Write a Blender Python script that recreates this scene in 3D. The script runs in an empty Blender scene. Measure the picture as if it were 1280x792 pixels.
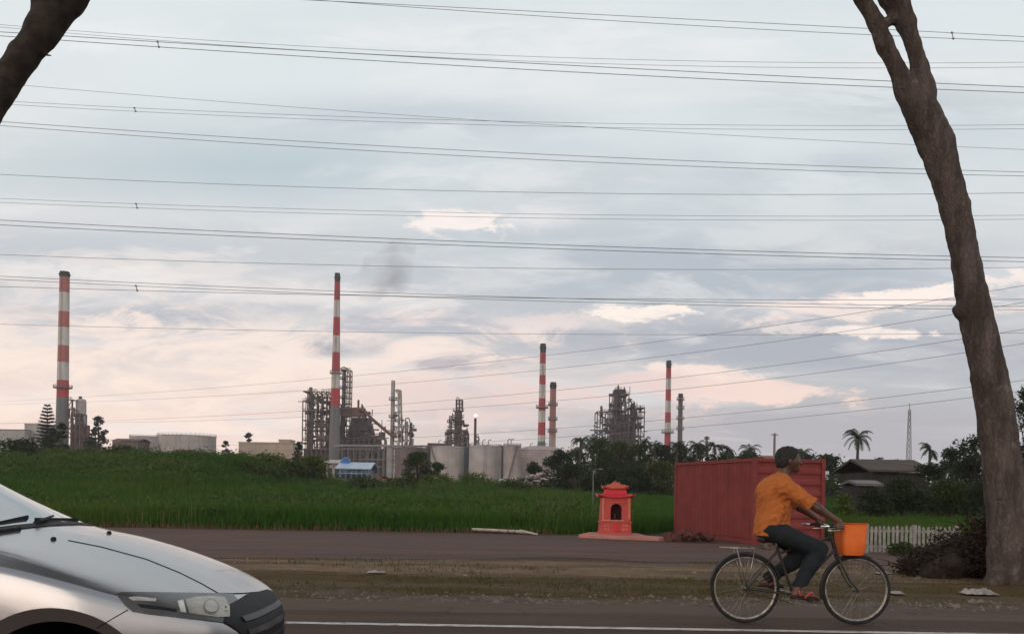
import bpy, bmesh, math, random
import numpy as np
from mathutils import Vector, Matrix
from mathutils.bvhtree import BVHTree
from mathutils.geometry import delaunay_2d_cdt

random.seed(7)
SC = bpy.context.scene
COL = SC.collection
PI = math.pi
F = 1100.0            # focal length in photo pixels
ROLL = math.radians(0.95)
CAM_H = 1.3
CR, SR = math.cos(ROLL), math.sin(ROLL)

def W(px, py, Y):
    """point of the place that stands Y metres ahead, seen at photo pixel px, py"""
    dx, dy = px - 640.0, 610.0 - py
    return Vector((Y / F * (dx * CR - dy * SR), Y, CAM_H + Y / F * (dx * SR + dy * CR)))

def WX(px, py, Y): return W(px, py, Y).x
def WZ(px, py, Y): return W(px, py, Y).z

# ------------------------------------------------------------------ materials
class NX:
    """tiny expression layer over shader math nodes"""
    def __init__(s, nt, sock): s.nt, s.s = nt, sock
    def _m(s, op, *o):
        n = s.nt.nodes.new('ShaderNodeMath'); n.operation = op
        for i, v in enumerate((s,) + o):
            if isinstance(v, NX): s.nt.links.new(v.s, n.inputs[i])
            else: n.inputs[i].default_value = float(v)
        return NX(s.nt, n.outputs[0])
    def __add__(s, o): return s._m('ADD', o)
    def __radd__(s, o): return s._m('ADD', o)
    def __sub__(s, o): return s._m('SUBTRACT', o)
    def __mul__(s, o): return s._m('MULTIPLY', o)
    def __rmul__(s, o): return s._m('MULTIPLY', o)
    def __truediv__(s, o): return s._m('DIVIDE', o)
    def neg(s): return s._m('MULTIPLY', -1.0)
    def pw(s, o): return s._m('POWER', o)
    def exp(s): return s._m('EXPONENT')
    def mx(s, o): return s._m('MAXIMUM', o)
    def mn(s, o): return s._m('MINIMUM', o)
    def gt(s, o): return s._m('GREATER_THAN', o)
    def lt(s, o): return s._m('LESS_THAN', o)
    def mod(s, o): return s._m('FLOORED_MODULO', o)
    def step(s, a, b):
        n = s.nt.nodes.new('ShaderNodeMapRange'); n.interpolation_type = 'SMOOTHSTEP'
        s.nt.links.new(s.s, n.inputs[0]); n.inputs[1].default_value = a; n.inputs[2].default_value = b
        return NX(s.nt, n.outputs[0])

def lin(c):
    return tuple(((v / 255.0) / 12.92 if v / 255.0 <= .04045 else ((v / 255.0 + .055) / 1.055) ** 2.4) for v in c)

def cmix(nt, f, a, b):
    n = nt.nodes.new('ShaderNodeMix'); n.data_type = 'RGBA'
    for sock, v in ((n.inputs[0], f), (n.inputs[6], a), (n.inputs[7], b)):
        if isinstance(v, NX): nt.links.new(v.s, sock)
        elif hasattr(v, 'links'): nt.links.new(v, sock)
        elif isinstance(v, (int, float)): sock.default_value = v
        else: sock.default_value = (v[0], v[1], v[2], 1)
    return n.outputs[2]

def noise(nt, vec, scale, detail=4, rough=.55, dist=0.0):
    n = nt.nodes.new('ShaderNodeTexNoise'); n.inputs['Scale'].default_value = scale
    n.inputs['Detail'].default_value = detail; n.inputs['Roughness'].default_value = rough
    n.inputs['Distortion'].default_value = dist
    if vec is not None: nt.links.new(vec, n.inputs['Vector'])
    return NX(nt, n.outputs['Fac'])

def scaled(nt, vec, s):
    n = nt.nodes.new('ShaderNodeMapping'); n.inputs['Scale'].default_value = s
    nt.links.new(vec, n.inputs['Vector']); return n.outputs[0]

def new_mat(name):
    m = bpy.data.materials.new(name); m.use_nodes = True
    nt = m.node_tree; b = nt.nodes['Principled BSDF']
    tc = nt.nodes.new('ShaderNodeTexCoord')
    return m, nt, b, tc.outputs['Object']

def bump(nt, b, h, strength=.3, dist=.02):
    n = nt.nodes.new('ShaderNodeBump'); n.inputs['Strength'].default_value = strength
    n.inputs['Distance'].default_value = dist
    nt.links.new(h.s if isinstance(h, NX) else h, n.inputs['Height'])
    nt.links.new(n.outputs[0], b.inputs['Normal'])

MATS = {}
def mat(name, c1, c2=None, scale=2.0, rough=.7, metal=0.0, bmp=0.0, lo=.35, hi=.65, spec=.4, dist=.02, coat=0.0):
    if name in MATS: return MATS[name]
    m, nt, b, v = new_mat(name)
    c2 = c2 or tuple(x * .7 for x in c1)
    n = noise(nt, v, scale, 6, .6)
    nt.links.new(cmix(nt, n.step(lo, hi), c1, c2), b.inputs['Base Color'])
    b.inputs['Roughness'].default_value = rough; b.inputs['Metallic'].default_value = metal
    b.inputs['Specular IOR Level'].default_value = spec
    b.inputs['Coat Weight'].default_value = coat
    b.inputs['Coat Roughness'].default_value = .05
    if bmp: bump(nt, b, noise(nt, v, scale * 4, 6, .65), bmp, dist)
    MATS[name] = m
    return m

def streaked(name, c1, c2, stain, amt=.5, scale=2.0, sx=(2.2, 2.2, .25), rough=.75, blot=None):
    """weathered paint: base mottling, stains that ran down, blotches where the paint has gone"""
    if name in MATS: return MATS[name]
    m, nt, b, v = new_mat(name)
    n = noise(nt, v, scale, 6, .6); s_ = noise(nt, scaled(nt, v, sx), scale * 1.6, 6, .65); f = noise(nt, v, scale * 5, 6, .7)
    c = cmix(nt, n.step(.35, .65), c1, c2)
    c = cmix(nt, s_.step(.50, .74) * amt, c, stain)
    if blot: c = cmix(nt, f.step(.60, .70) * .8, c, blot)
    nt.links.new(c, b.inputs['Base Color']); b.inputs['Roughness'].default_value = rough; b.inputs['Specular IOR Level'].default_value = .3
    bump(nt, b, f, .15, .01)
    MATS[name] = m
    return m

def leaf_mat(name, c1, c2, c3=None, sc=.6):
    m, nt, b, v = new_mat(name)
    g = nt.nodes.new('ShaderNodeNewGeometry')
    r = NX(nt, g.outputs['Random Per Island'])
    col = cmix(nt, r, c1, c2)
    if c3 is not None:
        col = cmix(nt, noise(nt, v, sc, 3).step(.45, .65) * .7, col, c3)
    nt.links.new(col, b.inputs['Base Color'])
    b.inputs['Roughness'].default_value = .65; b.inputs['Specular IOR Level'].default_value = .2
    tr = nt.nodes.new('ShaderNodeBsdfTranslucent'); nt.links.new(col, tr.inputs[0])
    mx = nt.nodes.new('ShaderNodeMixShader'); mx.inputs[0].default_value = .25
    out = nt.nodes['Material Output']
    nt.links.new(b.outputs[0], mx.inputs[1]); nt.links.new(tr.outputs[0], mx.inputs[2])
    nt.links.new(mx.outputs[0], out.inputs[0])
    MATS[name] = m
    return m

# ------------------------------------------------------------------ object helpers
ORG = {}
def tag(o, label=None, cat=None, group=None, kind=None):
    if label: o['label'] = label
    if cat: o['category'] = cat
    if group: o['group'] = group
    if kind: o['kind'] = kind
    return o

def empty(name, loc, label, cat, group=None):
    o = bpy.data.objects.new(name, None); COL.objects.link(o)
    o.location = loc; o.empty_display_size = .2
    ORG[o.name] = Vector(loc)
    return tag(o, label, cat, group)

def link_mesh(name, me, m, parent=None, org=None):
    o = bpy.data.objects.new(name, me); COL.objects.link(o)
    if m is not None and not me.materials: me.materials.append(m)
    if parent is not None:
        o.parent = parent
    elif org is not None:
        o.location = org
    ORG[o.name] = ORG[parent.name] if parent is not None else (Vector(org) if org is not None else Vector((0, 0, 0)))
    return o

class MB:
    """collects world-space faces, then links them as ONE mesh object"""
    def __init__(s): s.v, s.f = [], []
    def add(s, vs, fs):
        b = len(s.v); s.v += [tuple(p) for p in vs]; s.f += [tuple(i + b for i in f) for f in fs]; return s
    def box(s, x0, x1, y0, y1, z0, z1):
        if x0 > x1: x0, x1 = x1, x0
        if z0 > z1: z0, z1 = z1, z0
        vs = [(x, y, z) for x in (x0, x1) for y in (y0, y1) for z in (z0, z1)]
        return s.add(vs, [(0, 1, 3, 2), (4, 6, 7, 5), (0, 4, 5, 1), (2, 3, 7, 6), (0, 2, 6, 4), (1, 5, 7, 3)])
    def bar(s, p, q, w, h=None):
        p, q = Vector(p), Vector(q); d = (q - p)
        if d.length < 1e-6: return s
        d.normalize(); up = Vector((0, 0, 1)) if abs(d.z) < .95 else Vector((0, 1, 0))
        a = d.cross(up).normalized() * w / 2; b = a.cross(d).normalized() * (h or w) / 2
        vs = [p - a - b, p + a - b, p + a + b, p - a + b, q - a - b, q + a - b, q + a + b, q - a + b]
        return s.add(vs, [(0, 1, 2, 3), (7, 6, 5, 4), (0, 4, 5, 1), (1, 5, 6, 2), (2, 6, 7, 3), (3, 7, 4, 0)])
    def tube(s, pts, r, seg=10, cap=True):
        pts = [Vector(p) for p in pts]; n = len(pts)
        rs = r if isinstance(r, (list, tuple)) else [r] * n
        prev = None; vs = []; fs = []
        for i, p in enumerate(pts):
            d = (pts[min(i + 1, n - 1)] - pts[max(i - 1, 0)]).normalized()
            if prev is None:
                a = d.cross(Vector((0, 0, 1)) if abs(d.z) < .9 else Vector((1, 0, 0))).normalized()
            else:
                a = (prev - d * prev.dot(d)).normalized()
            prev = a; b = d.cross(a)
            for k in range(seg):
                t = 2 * PI * k / seg
                vs.append(p + (a * math.cos(t) + b * math.sin(t)) * rs[i])
        for i in range(n - 1):
            for k in range(seg):
                k2 = (k + 1) % seg
                fs.append((i * seg + k, i * seg + k2, (i + 1) * seg + k2, (i + 1) * seg + k))
        if cap:
            fs.append(tuple(range(seg - 1, -1, -1))); fs.append(tuple((n - 1) * seg + k for k in range(seg)))
        return s.add(vs, fs)
    def lathe(s, c, prof, seg=24, axis='z', cap=True):
        """prof: list of (radius, height)"""
        vs, fs = [], []
        for r, h in prof:
            for k in range(seg):
                t = 2 * PI * k / seg; a, b = r * math.cos(t), r * math.sin(t)
                vs.append((c[0] + a, c[1] + b, c[2] + h) if axis == 'z' else ((c[0] + a, c[1] - h, c[2] + b) if axis == 'y' else (c[0] + h, c[1] + a, c[2] + b)))
        n = len(prof)
        for i in range(n - 1):
            for k in range(seg):
                k2 = (k + 1) % seg
                fs.append((i * seg + k, i * seg + k2, (i + 1) * seg + k2, (i + 1) * seg + k))
        if cap:
            fs.append(tuple(range(seg - 1, -1, -1))); fs.append(tuple((n - 1) * seg + k for k in range(seg)))
        return s.add(vs, fs)
    def torus(s, c, R, r, segR=48, segr=8, a0=0, a1=2 * PI):
        """ring in the XZ plane about c"""
        full = abs(a1 - a0 - 2 * PI) < 1e-6
        n = segR if full else segR + 1
        vs, fs = [], []
        for i in range(n):
            t = a0 + (a1 - a0) * i / segR
            for k in range(segr):
                u = 2 * PI * k / segr; q = R + r * math.cos(u)
                vs.append((c[0] + q * math.cos(t), c[1] + r * math.sin(u), c[2] + q * math.sin(t)))
        for i in range(segR):
            j = (i + 1) % n
            for k in range(segr):
                k2 = (k + 1) % segr
                fs.append((i * segr + k, i * segr + k2, j * segr + k2, j * segr + k))
        return s.add(vs, fs)
    def prism(s, pts, axis, a, b):
        """polygon pts extruded along axis ('x': pts are (y,z); 'y': (x,z); 'z': (x,y))"""
        def P(p, t): return (t, p[0], p[1]) if axis == 'x' else ((p[0], t, p[1]) if axis == 'y' else (p[0], p[1], t))
        n = len(pts); vs = [P(p, a) for p in pts] + [P(p, b) for p in pts]
        fs = [tuple(range(n)), tuple(range(2 * n - 1, n - 1, -1))] + [(i, i + n, (i + 1) % n + n, (i + 1) % n) for i in range(n)]
        return s.add(vs, fs)
    def build(s, name, m, parent=None, smooth=False, org=None, bevel=0.0, auto=None):
        o0 = ORG[parent.name] if parent is not None else (Vector(org) if org is not None else Vector((0, 0, 0)))
        me = bpy.data.meshes.new(name)
        me.from_pydata([(p[0] - o0.x, p[1] - o0.y, p[2] - o0.z) for p in s.v], [], s.f)
        bm = bmesh.new(); bm.from_mesh(me); bmesh.ops.recalc_face_normals(bm, faces=bm.faces); bm.to_mesh(me); bm.free()
        if smooth:
            me.polygons.foreach_set('use_smooth', [True] * len(me.polygons))
            if auto: me.set_sharp_from_angle(angle=math.radians(auto))
        me.update()
        o = link_mesh(name, me, m, parent, o0 if parent is None else None)
        if bevel:
            bv = o.modifiers.new('bevel', 'BEVEL'); bv.width = bevel; bv.segments = 2; bv.limit_method = 'ANGLE'
        return o

def np_mesh(name, V, Fq, m, parent=None, org=None, smooth=False):
    """V (n,3) local array, Fq (m,k) index array"""
    me = bpy.data.meshes.new(name)
    n, k = len(V), Fq.shape[1]
    me.vertices.add(n); me.vertices.foreach_set('co', np.ascontiguousarray(V, np.float32).ravel())
    me.loops.add(Fq.size); me.loops.foreach_set('vertex_index', np.ascontiguousarray(Fq, np.int32).ravel())
    me.polygons.add(len(Fq)); me.polygons.foreach_set('loop_start', np.arange(len(Fq), dtype=np.int32) * k)
    if smooth: me.polygons.foreach_set('use_smooth', np.ones(len(Fq), bool))
    me.update(calc_edges=True); me.validate()
    return link_mesh(name, me, m, parent, org)

def copy_tree(o, parent=None):
    c = o.copy(); COL.objects.link(c)
    if parent is not None: c.parent = parent
    for ch in list(o.children):
        copy_tree(ch, c)
    return c

# ------------------------------------------------------------------ implicit surfaces for organic shapes
class SDF:
    def __init__(s, lo, hi, h):
        s.lo = np.array(lo, float); s.h = h
        s.n = np.ceil((np.array(hi, float) - s.lo) / h).astype(int) + 1
        s.D = np.full(s.n, 9.0, np.float32)
    def _block(s, lo, hi):
        a = np.clip(np.floor((np.array(lo) - s.lo) / s.h).astype(int), 0, s.n - 1)
        b = np.clip(np.ceil((np.array(hi) - s.lo) / s.h).astype(int) + 1, 1, s.n)
        sl = tuple(slice(i, j) for i, j in zip(a, b))
        ax = [s.lo[i] + s.h * np.arange(a[i], b[i]) for i in range(3)]
        return sl, np.meshgrid(*ax, indexing='ij')
    def _mix(s, sl, d, k):
        o = s.D[sl]
        h = np.maximum(k - np.abs(o - d), 0) / k
        s.D[sl] = np.minimum(o, d) - h * h * k * .25
    def cone(s, a, b, r0, r1, k=.03, sq=(1, 1, 1)):
        a, b, sq = np.array(a, float), np.array(b, float), np.array(sq, float)
        R = max(r0, r1) / min(1, sq.min()) + k * 2 + s.h * 3
        sl, (X, Y, Z) = s._block(np.minimum(a, b) - R, np.maximum(a, b) + R)
        ba = (b - a) * sq; q = ba.dot(ba) + 1e-12
        px, py, pz = (X - a[0]) * sq[0], (Y - a[1]) * sq[1], (Z - a[2]) * sq[2]
        t = np.clip((px * ba[0] + py * ba[1] + pz * ba[2]) / q, 0, 1)
        d = np.sqrt((px - t * ba[0]) ** 2 + (py - t * ba[1]) ** 2 + (pz - t * ba[2]) ** 2) - (r0 + t * (r1 - r0))
        s._mix(sl, d.astype(np.float32), k); return s
    def ball(s, c, r, k=.02):
        """ellipsoid with radii r"""
        c, r = np.array(c, float), np.array(r, float) * np.ones(3)
        R = r + k * 2 + s.h * 3
        sl, (X, Y, Z) = s._block(c - R, c + R)
        q = np.sqrt(((X - c[0]) / r[0]) ** 2 + ((Y - c[1]) / r[1]) ** 2 + ((Z - c[2]) / r[2]) ** 2)
        s._mix(sl, ((q - 1) * r.min()).astype(np.float32), k); return s
    def cut_below(s, axis, v, sign=1):
        ax = s.lo[axis] + s.h * np.arange(s.n[axis]); sh = [1, 1, 1]; sh[axis] = -1
        s.D = np.maximum(s.D, ((v - ax) * sign).reshape(sh).astype(np.float32)); return s
    def wobble(s, amp, freqs, seed=0):
        rng = np.random.default_rng(seed)
        ax = [s.lo[i] + s.h * np.arange(s.n[i]) for i in range(3)]
        X, Y, Z = np.meshgrid(*ax, indexing='ij')
        for f, a in freqs:
            p = rng.uniform(0, 6.28, 6); w = rng.uniform(.6, 1.4, 9) * f
            s.D += (amp * a * np.sin(w[0] * X + w[1] * Y * .6 + p[0] + 1.3 * np.sin(w[2] * Z + p[1])) * np.sin(w[3] * Z + w[4] * Y + p[2] + np.sin(w[5] * X + p[3]))).astype(np.float32)
        return s
    def mesh(s):
        D = s.D; ins = D < 0
        c = tuple(n - 1 for n in D.shape)
        P = np.zeros(c + (3,), np.float32); N = np.zeros(c, np.int32)
        def sub(o): return tuple(slice(o[i], o[i] + c[i]) for i in range(3))
        import itertools
        corners = list(itertools.product((0, 1), repeat=3))
        for a in corners:
            for ax in range(3):
                if a[ax]: continue
                b = list(a); b[ax] = 1
                da, db = D[sub(a)], D[sub(b)]
                m = (da < 0) != (db < 0)
                t = np.where(m, da / np.where(m, da - db, 1), 0)
                for i in range(3):
                    P[..., i] += np.where(m, a[i] + (t if i == ax else 0), 0)
                N += m
        act = N > 0
        idx = np.full(c, -1, np.int64); idx[act] = np.arange(act.sum())
        ijk = np.argwhere(act)
        V = s.lo + s.h * (ijk + P[act] / N[act][:, None])
        Q = []
        for ax in range(3):
            b, d = [(1, 2), (2, 0), (0, 1)][ax]
            sl0 = [slice(None)] * 3; sl1 = [slice(None)] * 3
            sl0[ax] = slice(0, -1); sl1[ax] = slice(1, None)
            e0, e1 = ins[tuple(sl0)], ins[tuple(sl1)]
            ch = e0 != e1
            w = np.argwhere(ch)
            ok = (w[:, b] > 0) & (w[:, d] > 0) & (w[:, b] < D.shape[b] - 1) & (w[:, d] < D.shape[d] - 1)
            w = w[ok]
            flip = e0[tuple(w.T)]
            def cell(ob, od):
                q = w.copy(); q[:, b] -= ob; q[:, d] -= od; return idx[tuple(q.T)]
            q = np.stack([cell(1, 1), cell(0, 1), cell(0, 0), cell(1, 0)], 1)
            q[~flip] = q[~flip][:, ::-1]
            Q.append(q)
        return V, np.concatenate(Q)
    def build(s, name, m, parent=None, org=None):
        V, Q = s.mesh()
        o0 = ORG[parent.name] if parent is not None else Vector(org or (0, 0, 0))
        return np_mesh(name, V - np.array(o0), Q, m, parent, None if parent is not None else o0, True)
HAZE = .00025
# ================================================================== camera, sky, light
cam_d = bpy.data.cameras.new('camera'); cam = bpy.data.objects.new('camera', cam_d); COL.objects.link(cam)
cam.matrix_world = Matrix.Translation((0, 0, CAM_H)) @ Matrix.Rotation(PI / 2, 4, 'X') @ Matrix.Rotation(ROLL, 4, 'Z')
cam_d.sensor_width = 36; cam_d.lens = 36 * F / 1280; cam_d.shift_y = 214 / 1280
cam_d.clip_start = .05; cam_d.clip_end = 9000
SC.camera = cam

SUN_EL, SUN_AZ = math.radians(16), math.radians(205)     # behind the viewer, slightly left
world = bpy.data.worlds.new('World'); SC.world = world; world.use_nodes = True
nt = world.node_tree
bg = nt.nodes['Background']
sky = nt.nodes.new('ShaderNodeTexSky'); sky.sky_type = 'NISHITA'; sky.sun_disc = False
sky.sun_elevation = SUN_EL; sky.sun_rotation = SUN_AZ
sky.dust_density = 2.0
tc = nt.nodes.new('ShaderNodeTexCoord'); gen = tc.outputs['Generated']
sx = nt.nodes.new('ShaderNodeSeparateXYZ'); nt.links.new(gen, sx.inputs[0])
x, y, z = (NX(nt, sx.outputs[i]) for i in range(3))
zz = z.mx(0.0)
# overcast ceiling: a cloud layer seen in perspective
den = zz + 0.10
cv = nt.nodes.new('ShaderNodeCombineXYZ')
nt.links.new((x / den).s, cv.inputs[0]); nt.links.new((y / den).s, cv.inputs[1])
n1 = noise(nt, cv.outputs[0], .55, 7, .55, .3)
n2 = noise(nt, scaled(nt, cv.outputs[0], (.55, 1.5, 1)), 1.1, 6, .6, .5)
front = y.gt(0.05)
ys = y.mx(0.05)
u, v = x / ys, z / ys
uv = nt.nodes.new('ShaderNodeCombineXYZ'); nt.links.new(u.s, uv.inputs[0]); nt.links.new(v.s, uv.inputs[1])
n3 = noise(nt, scaled(nt, uv.outputs[0], (5, 22, 1)), 1.0, 6, .62, .5)
n4 = noise(nt, scaled(nt, uv.outputs[0], (9, 30, 1)), 1.0, 5, .6, .4)

def ell(px, py, rx, ry, tilt=0.0):
    cu = (px - 640) / F; c_v = (610 - py + SR * (px - 640)) / F
    du, dv = u - cu, v - c_v
    a = (du * math.cos(tilt) + dv * math.sin(tilt)) / (rx / F)
    b = (dv * math.cos(tilt) - du * math.sin(tilt)) / (ry / F)
    return ((a * a + b * b).neg()).exp() * front

horizon_warm, horizon_cool = lin((253, 223, 209)), lin((177, 174, 178))
side = (u * front).step(-.50, .42)
low = cmix(nt, side, horizon_warm, horizon_cool)
low = cmix(nt, front, lin((196, 196, 200)), low)
mid = cmix(nt, side, lin((230, 221, 217)), lin((206, 207, 209)))
mid = cmix(nt, front, lin((222, 224, 226)), mid)
top = lin((220, 226, 228))
c = cmix(nt, zz.step(.03, .22), low, mid)
c = cmix(nt, zz.step(.16, .40), c, top)
c = cmix(nt, (front.neg() + 1.0) * (zz.step(.20, .50).neg() + 1.0) * .9, c, tuple(1.45 * q for q in lin((250, 238, 228))))
# soft darker blue-grey undersides and paler gaps
c = cmix(nt, n1.step(.40, .66) * (zz.step(.04, .22) * .6 + .10), c, lin((188, 202, 207)))
c = cmix(nt, n2.step(.46, .70) * .75, c, lin((236, 234, 234)))
def add(px, py, rx, ry, col, amt, nz, lo, hi, tilt=0.0):
    global c
    c = cmix(nt, (ell(px, py, rx, ry, tilt) * 2.2 * nz.step(lo, lo + (hi - lo) * .75) * amt).mn(1.0), c, lin(col))
add(100, 400, 300, 45, (182, 189, 199), .35, n3, .42, .62)
add(200, 400, 110, 18, (170, 180, 192), .5, n3, .34, .52)
add(320, 205, 300, 60, (184, 198, 204), .45, n1, .25, .6)
add(1120, 130, 160, 30, (196, 203, 207), .5, n3, .36, .58)
add(520, 150, 200, 26, (196, 205, 210), .6, n3, .38, .58)
add(100, 310, 420, 40, (184, 193, 201), .35, n3, .42, .60)
add(380, 435, 50, 9, (166, 168, 178), 1.0, n4, .35, .5)
add(560, 450, 60, 14, (186, 180, 186), .8, n4, .35, .55)
add(470, 402, 300, 22, (190, 191, 199), .5, n3, .40, .60)
add(1010, 222, 130, 24, (190, 198, 203), .5, n3, .36, .60, .15)
add(780, 240, 200, 34, (200, 206, 210), .5, n3, .40, .62)
add(880, 345, 360, 50, (178, 186, 195), .6, n3, .38, .62)
add(1000, 432, 360, 30, (174, 178, 187), .7, n3, .34, .55)
add(960, 545, 300, 36, (180, 177, 183), .6, n3, .3, .6)
# clouds with an edge of their own: small dark scraps and breaks lit by the low sun
n5 = noise(nt, scaled(nt, uv.outputs[0], (7, 26, 1)), 1.0, 8, .68, .6)
n6 = noise(nt, scaled(nt, uv.outputs[0], (16, 44, 1)), 1.0, 7, .66, .4)
def cloud(px, py, rx, ry, col, amt=1.0, soft=.22, k=2.0, nz=None, tilt=0.0):
    global c
    q = nz or n5
    e = ell(px, py, rx * 1.25, ry * 1.35, tilt)
    mk = e + (q - .5) * (k * 2.1)
    dark = sum(col) < 620
    c = cmix(nt, mk.step(.46 - soft * .5, .46 + soft * 1.4) * e.step(.02, .35) * (q.step(.25, .62) * .45 + .55) * (amt * (.62 if dark else 1.0)), c, lin(col))
cloud(180, 400, 150, 16, (178, 184, 196), .85, .35, 1.6)
cloud(60, 392, 120, 14, (186, 191, 201), .7, .4, 1.6)
cloud(378, 436, 44, 8, (176, 172, 180), .9, .3, 1.6, n6)
cloud(460, 432, 34, 7, (182, 178, 185), .8, .3, 1.6, n6)
cloud(590, 452, 60, 13, (186, 178, 183), .8, .4, 1.8)
cloud(700, 340, 240, 26, (186, 192, 200), .7, .5, 1.8)
cloud(960, 345, 230, 28, (176, 184, 193), .8, .5, 1.8)
cloud(900, 424, 320, 20, (172, 176, 186), .85, .45, 1.8)
cloud(1120, 455, 160, 30, (174, 176, 185), .8, .5, 1.8)
cloud(980, 528, 260, 22, (176, 172, 180), .6, .5, 1.8)
cloud(470, 388, 220, 16, (188, 190, 198), .7, .5, 1.8)
cloud(990, 214, 120, 18, (190, 199, 206), .8, .5, 1.8, None, .12)
cloud(780, 235, 150, 20, (196, 204, 210), .6, .5, 1.8)
# lit breaks
cloud(150, 462, 480, 66, (255, 234, 220), 1.0, .6, 1.8)
cloud(420, 372, 180, 12, (236, 230, 228), .7, .4, 1.8)
cloud(300, 425, 300, 24, (249, 231, 221), .85, .5, 1.8)
cloud(70, 342, 120, 10, (238, 234, 232), .7, .4, 1.8)
cloud(565, 277, 66, 12, (250, 238, 232), .95, .3, 2.0, n6)
cloud(600, 268, 90, 12, (232, 228, 228), .7, .5, 1.8)
cloud(705, 400, 130, 11, (238, 222, 217), .8, .35, 1.8)
cloud(805, 391, 60, 9, (254, 240, 230), 1.0, .2, 1.8, n6)
cloud(1085, 384, 150, 13, (246, 228, 220), .95, .3, 2.0, None, .06)
cloud(1135, 368, 80, 8, (253, 240, 231), 1.0, .2, 1.8, n6, .12)
cloud(1250, 352, 60, 9, (250, 236, 228), .9, .3, 1.8, n6, .1)
cloud(1085, 415, 60, 6, (252, 238, 229), 1.0, .2, 1.6, n6)
cloud(990, 411, 50, 6, (240, 226, 220), .8, .3, 1.8, n6)
cloud(935, 484, 120, 19, (247, 220, 209), 1.0, .22, 1.6)
cloud(870, 463, 60, 9, (249, 228, 217), .95, .25, 1.8, n6)
cloud(770, 480, 70, 17, (236, 212, 207), .8, .35, 1.8)
cloud(620, 500, 190, 30, (231, 207, 202), .8, .5, 1.8)
cloud(160, 50, 150, 18, (230, 233, 234), .7, .6, 1.8)
cloud(760, 60, 260, 24, (230, 231, 232), .7, .6, 1.8)
cloud(620, 225, 160, 16, (226, 227, 229), .7, .6, 1.8)
c = cmix(nt, zz.step(.50, .80), c, lin((172, 178, 186)))
# the ground half of the dome, never seen
c = cmix(nt, z.step(-.02, -.10), c, lin((90, 88, 88)))
sc_ = nt.nodes.new('ShaderNodeVectorMath'); sc_.operation = 'SCALE'; sc_.inputs['Scale'].default_value = 10.0
nt.links.new(c, sc_.inputs[0])
fin = cmix(nt, .97, sky.outputs[0], sc_.outputs[0])
nt.links.new(fin, bg.inputs[0]); bg.inputs[1].default_value = 0.1

sun_d = bpy.data.lights.new('sun', 'SUN'); sun_d.energy = 0.6; sun_d.angle = math.radians(40); sun_d.color = (1, .82, .70)
sun = bpy.data.objects.new('sun', sun_d); COL.objects.link(sun)
to_sun = Vector((math.sin(SUN_AZ) * math.cos(SUN_EL), math.cos(SUN_AZ) * math.cos(SUN_EL), math.sin(SUN_EL)))
sun.rotation_euler = to_sun.to_track_quat('Z', 'Y').to_euler()
sun.location = to_sun * 50

vs = SC.view_settings; vs.view_transform = 'Standard'; vs.look = 'None'; vs.gamma = 1; vs.use_curve_mapping = False; vs.exposure = 0.18
SC.cycles.use_denoising = True
SC.cycles.max_bounces = 6; SC.cycles.transparent_max_bounces = 8
SC.cycles.volume_bounces = 0

# ================================================================== ground
RX = [-5000, -300, -110, -64, -52, -39, -29, -22, -14, -4, 6, 20, 60, 300, 5000]
RZ = [0, 0, 2.6, 3.0, 3.6, 3.9, 3.6, 1.3, .75, 1.0, .3, 0, 0, 0, 0]
def sstep(a, b, t):
    t = np.clip((t - a) / (b - a), 0, 1); return t * t * (3 - 2 * t)
def HT(X, Y):
    X = np.asarray(X, float); Y = np.asarray(Y, float)
    base = np.interp(Y, [-1e4, 12, 27, 36, 170, 1e4], [0, 0, -.3, -.3, 0, 0])
    r = np.interp(X, RX, RZ)
    return base + r * sstep(45, 103, Y) * (1 - sstep(116, 175, Y))
def ht(X, Y): return float(HT(X, Y))

gx = np.unique(np.concatenate([np.linspace(-5000, -300, 8), np.linspace(-300, -100, 12), np.linspace(-100, 100, 101), np.linspace(100, 300, 12), np.linspace(300, 5000, 8)]))
gy = np.unique(np.concatenate([np.linspace(-1500, -60, 6), np.linspace(-60, 8, 12), [9.8, 12, 14, 16, 18, 20, 22, 24, 27, 29, 31, 33, 36], np.linspace(40, 180, 71), np.linspace(200, 700, 12), np.linspace(900, 7000, 8)]))
GX, GY = np.meshgrid(gx, gy, indexing='ij')
GZ = HT(GX, GY)
ni, nj = GX.shape
ii, jj = np.meshgrid(np.arange(ni - 1), np.arange(nj - 1), indexing='ij')
q = np.stack([ii * nj + jj, (ii + 1) * nj + jj, (ii + 1) * nj + jj + 1, ii * nj + jj + 1], -1).reshape(-1, 4)

m, mt, b, v_ = new_mat('soil')
s3 = mt.nodes.new('ShaderNodeSeparateXYZ'); mt.links.new(v_, s3.inputs[0])
gyy = NX(mt, s3.outputs[1]); gxx = NX(mt, s3.outputs[0])
na = noise(mt, scaled(mt, v_, (.35, 1.6, 1)), 1.0, 6, .6)
nb = noise(mt, v_, 3.0, 8, .65)
nc = noise(mt, scaled(mt, v_, (.25, .8, 1)), 1.0, 4, .6)
yy = gyy + (na - .5) * 3.6
grit = cmix(mt, nb.step(.35, .7), (.105, .075, .060), (.17, .135, .115))
turf = cmix(mt, nb.step(.3, .7), (.066, .047, .014), (.110, .066, .028))
turf = cmix(mt, nc.step(.46, .60) * .85, turf, (.125, .085, .056))
sand = cmix(mt, nb.step(.3, .7), (.165, .102, .062), (.25, .165, .105))
sand = cmix(mt, nc.step(.42, .58) * .75, sand, (.10, .072, .045))
field = cmix(mt, nb.step(.3, .7), (.020, .042, .008), (.03, .05, .012))
cc = cmix(mt, yy.step(9.9, 10.9), grit, turf)
cc = cmix(mt, yy.step(13.0, 14.2), cc, sand)
cc = cmix(mt, yy.step(16.6, 18.0), cc, (.085, .052, .042))
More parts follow.
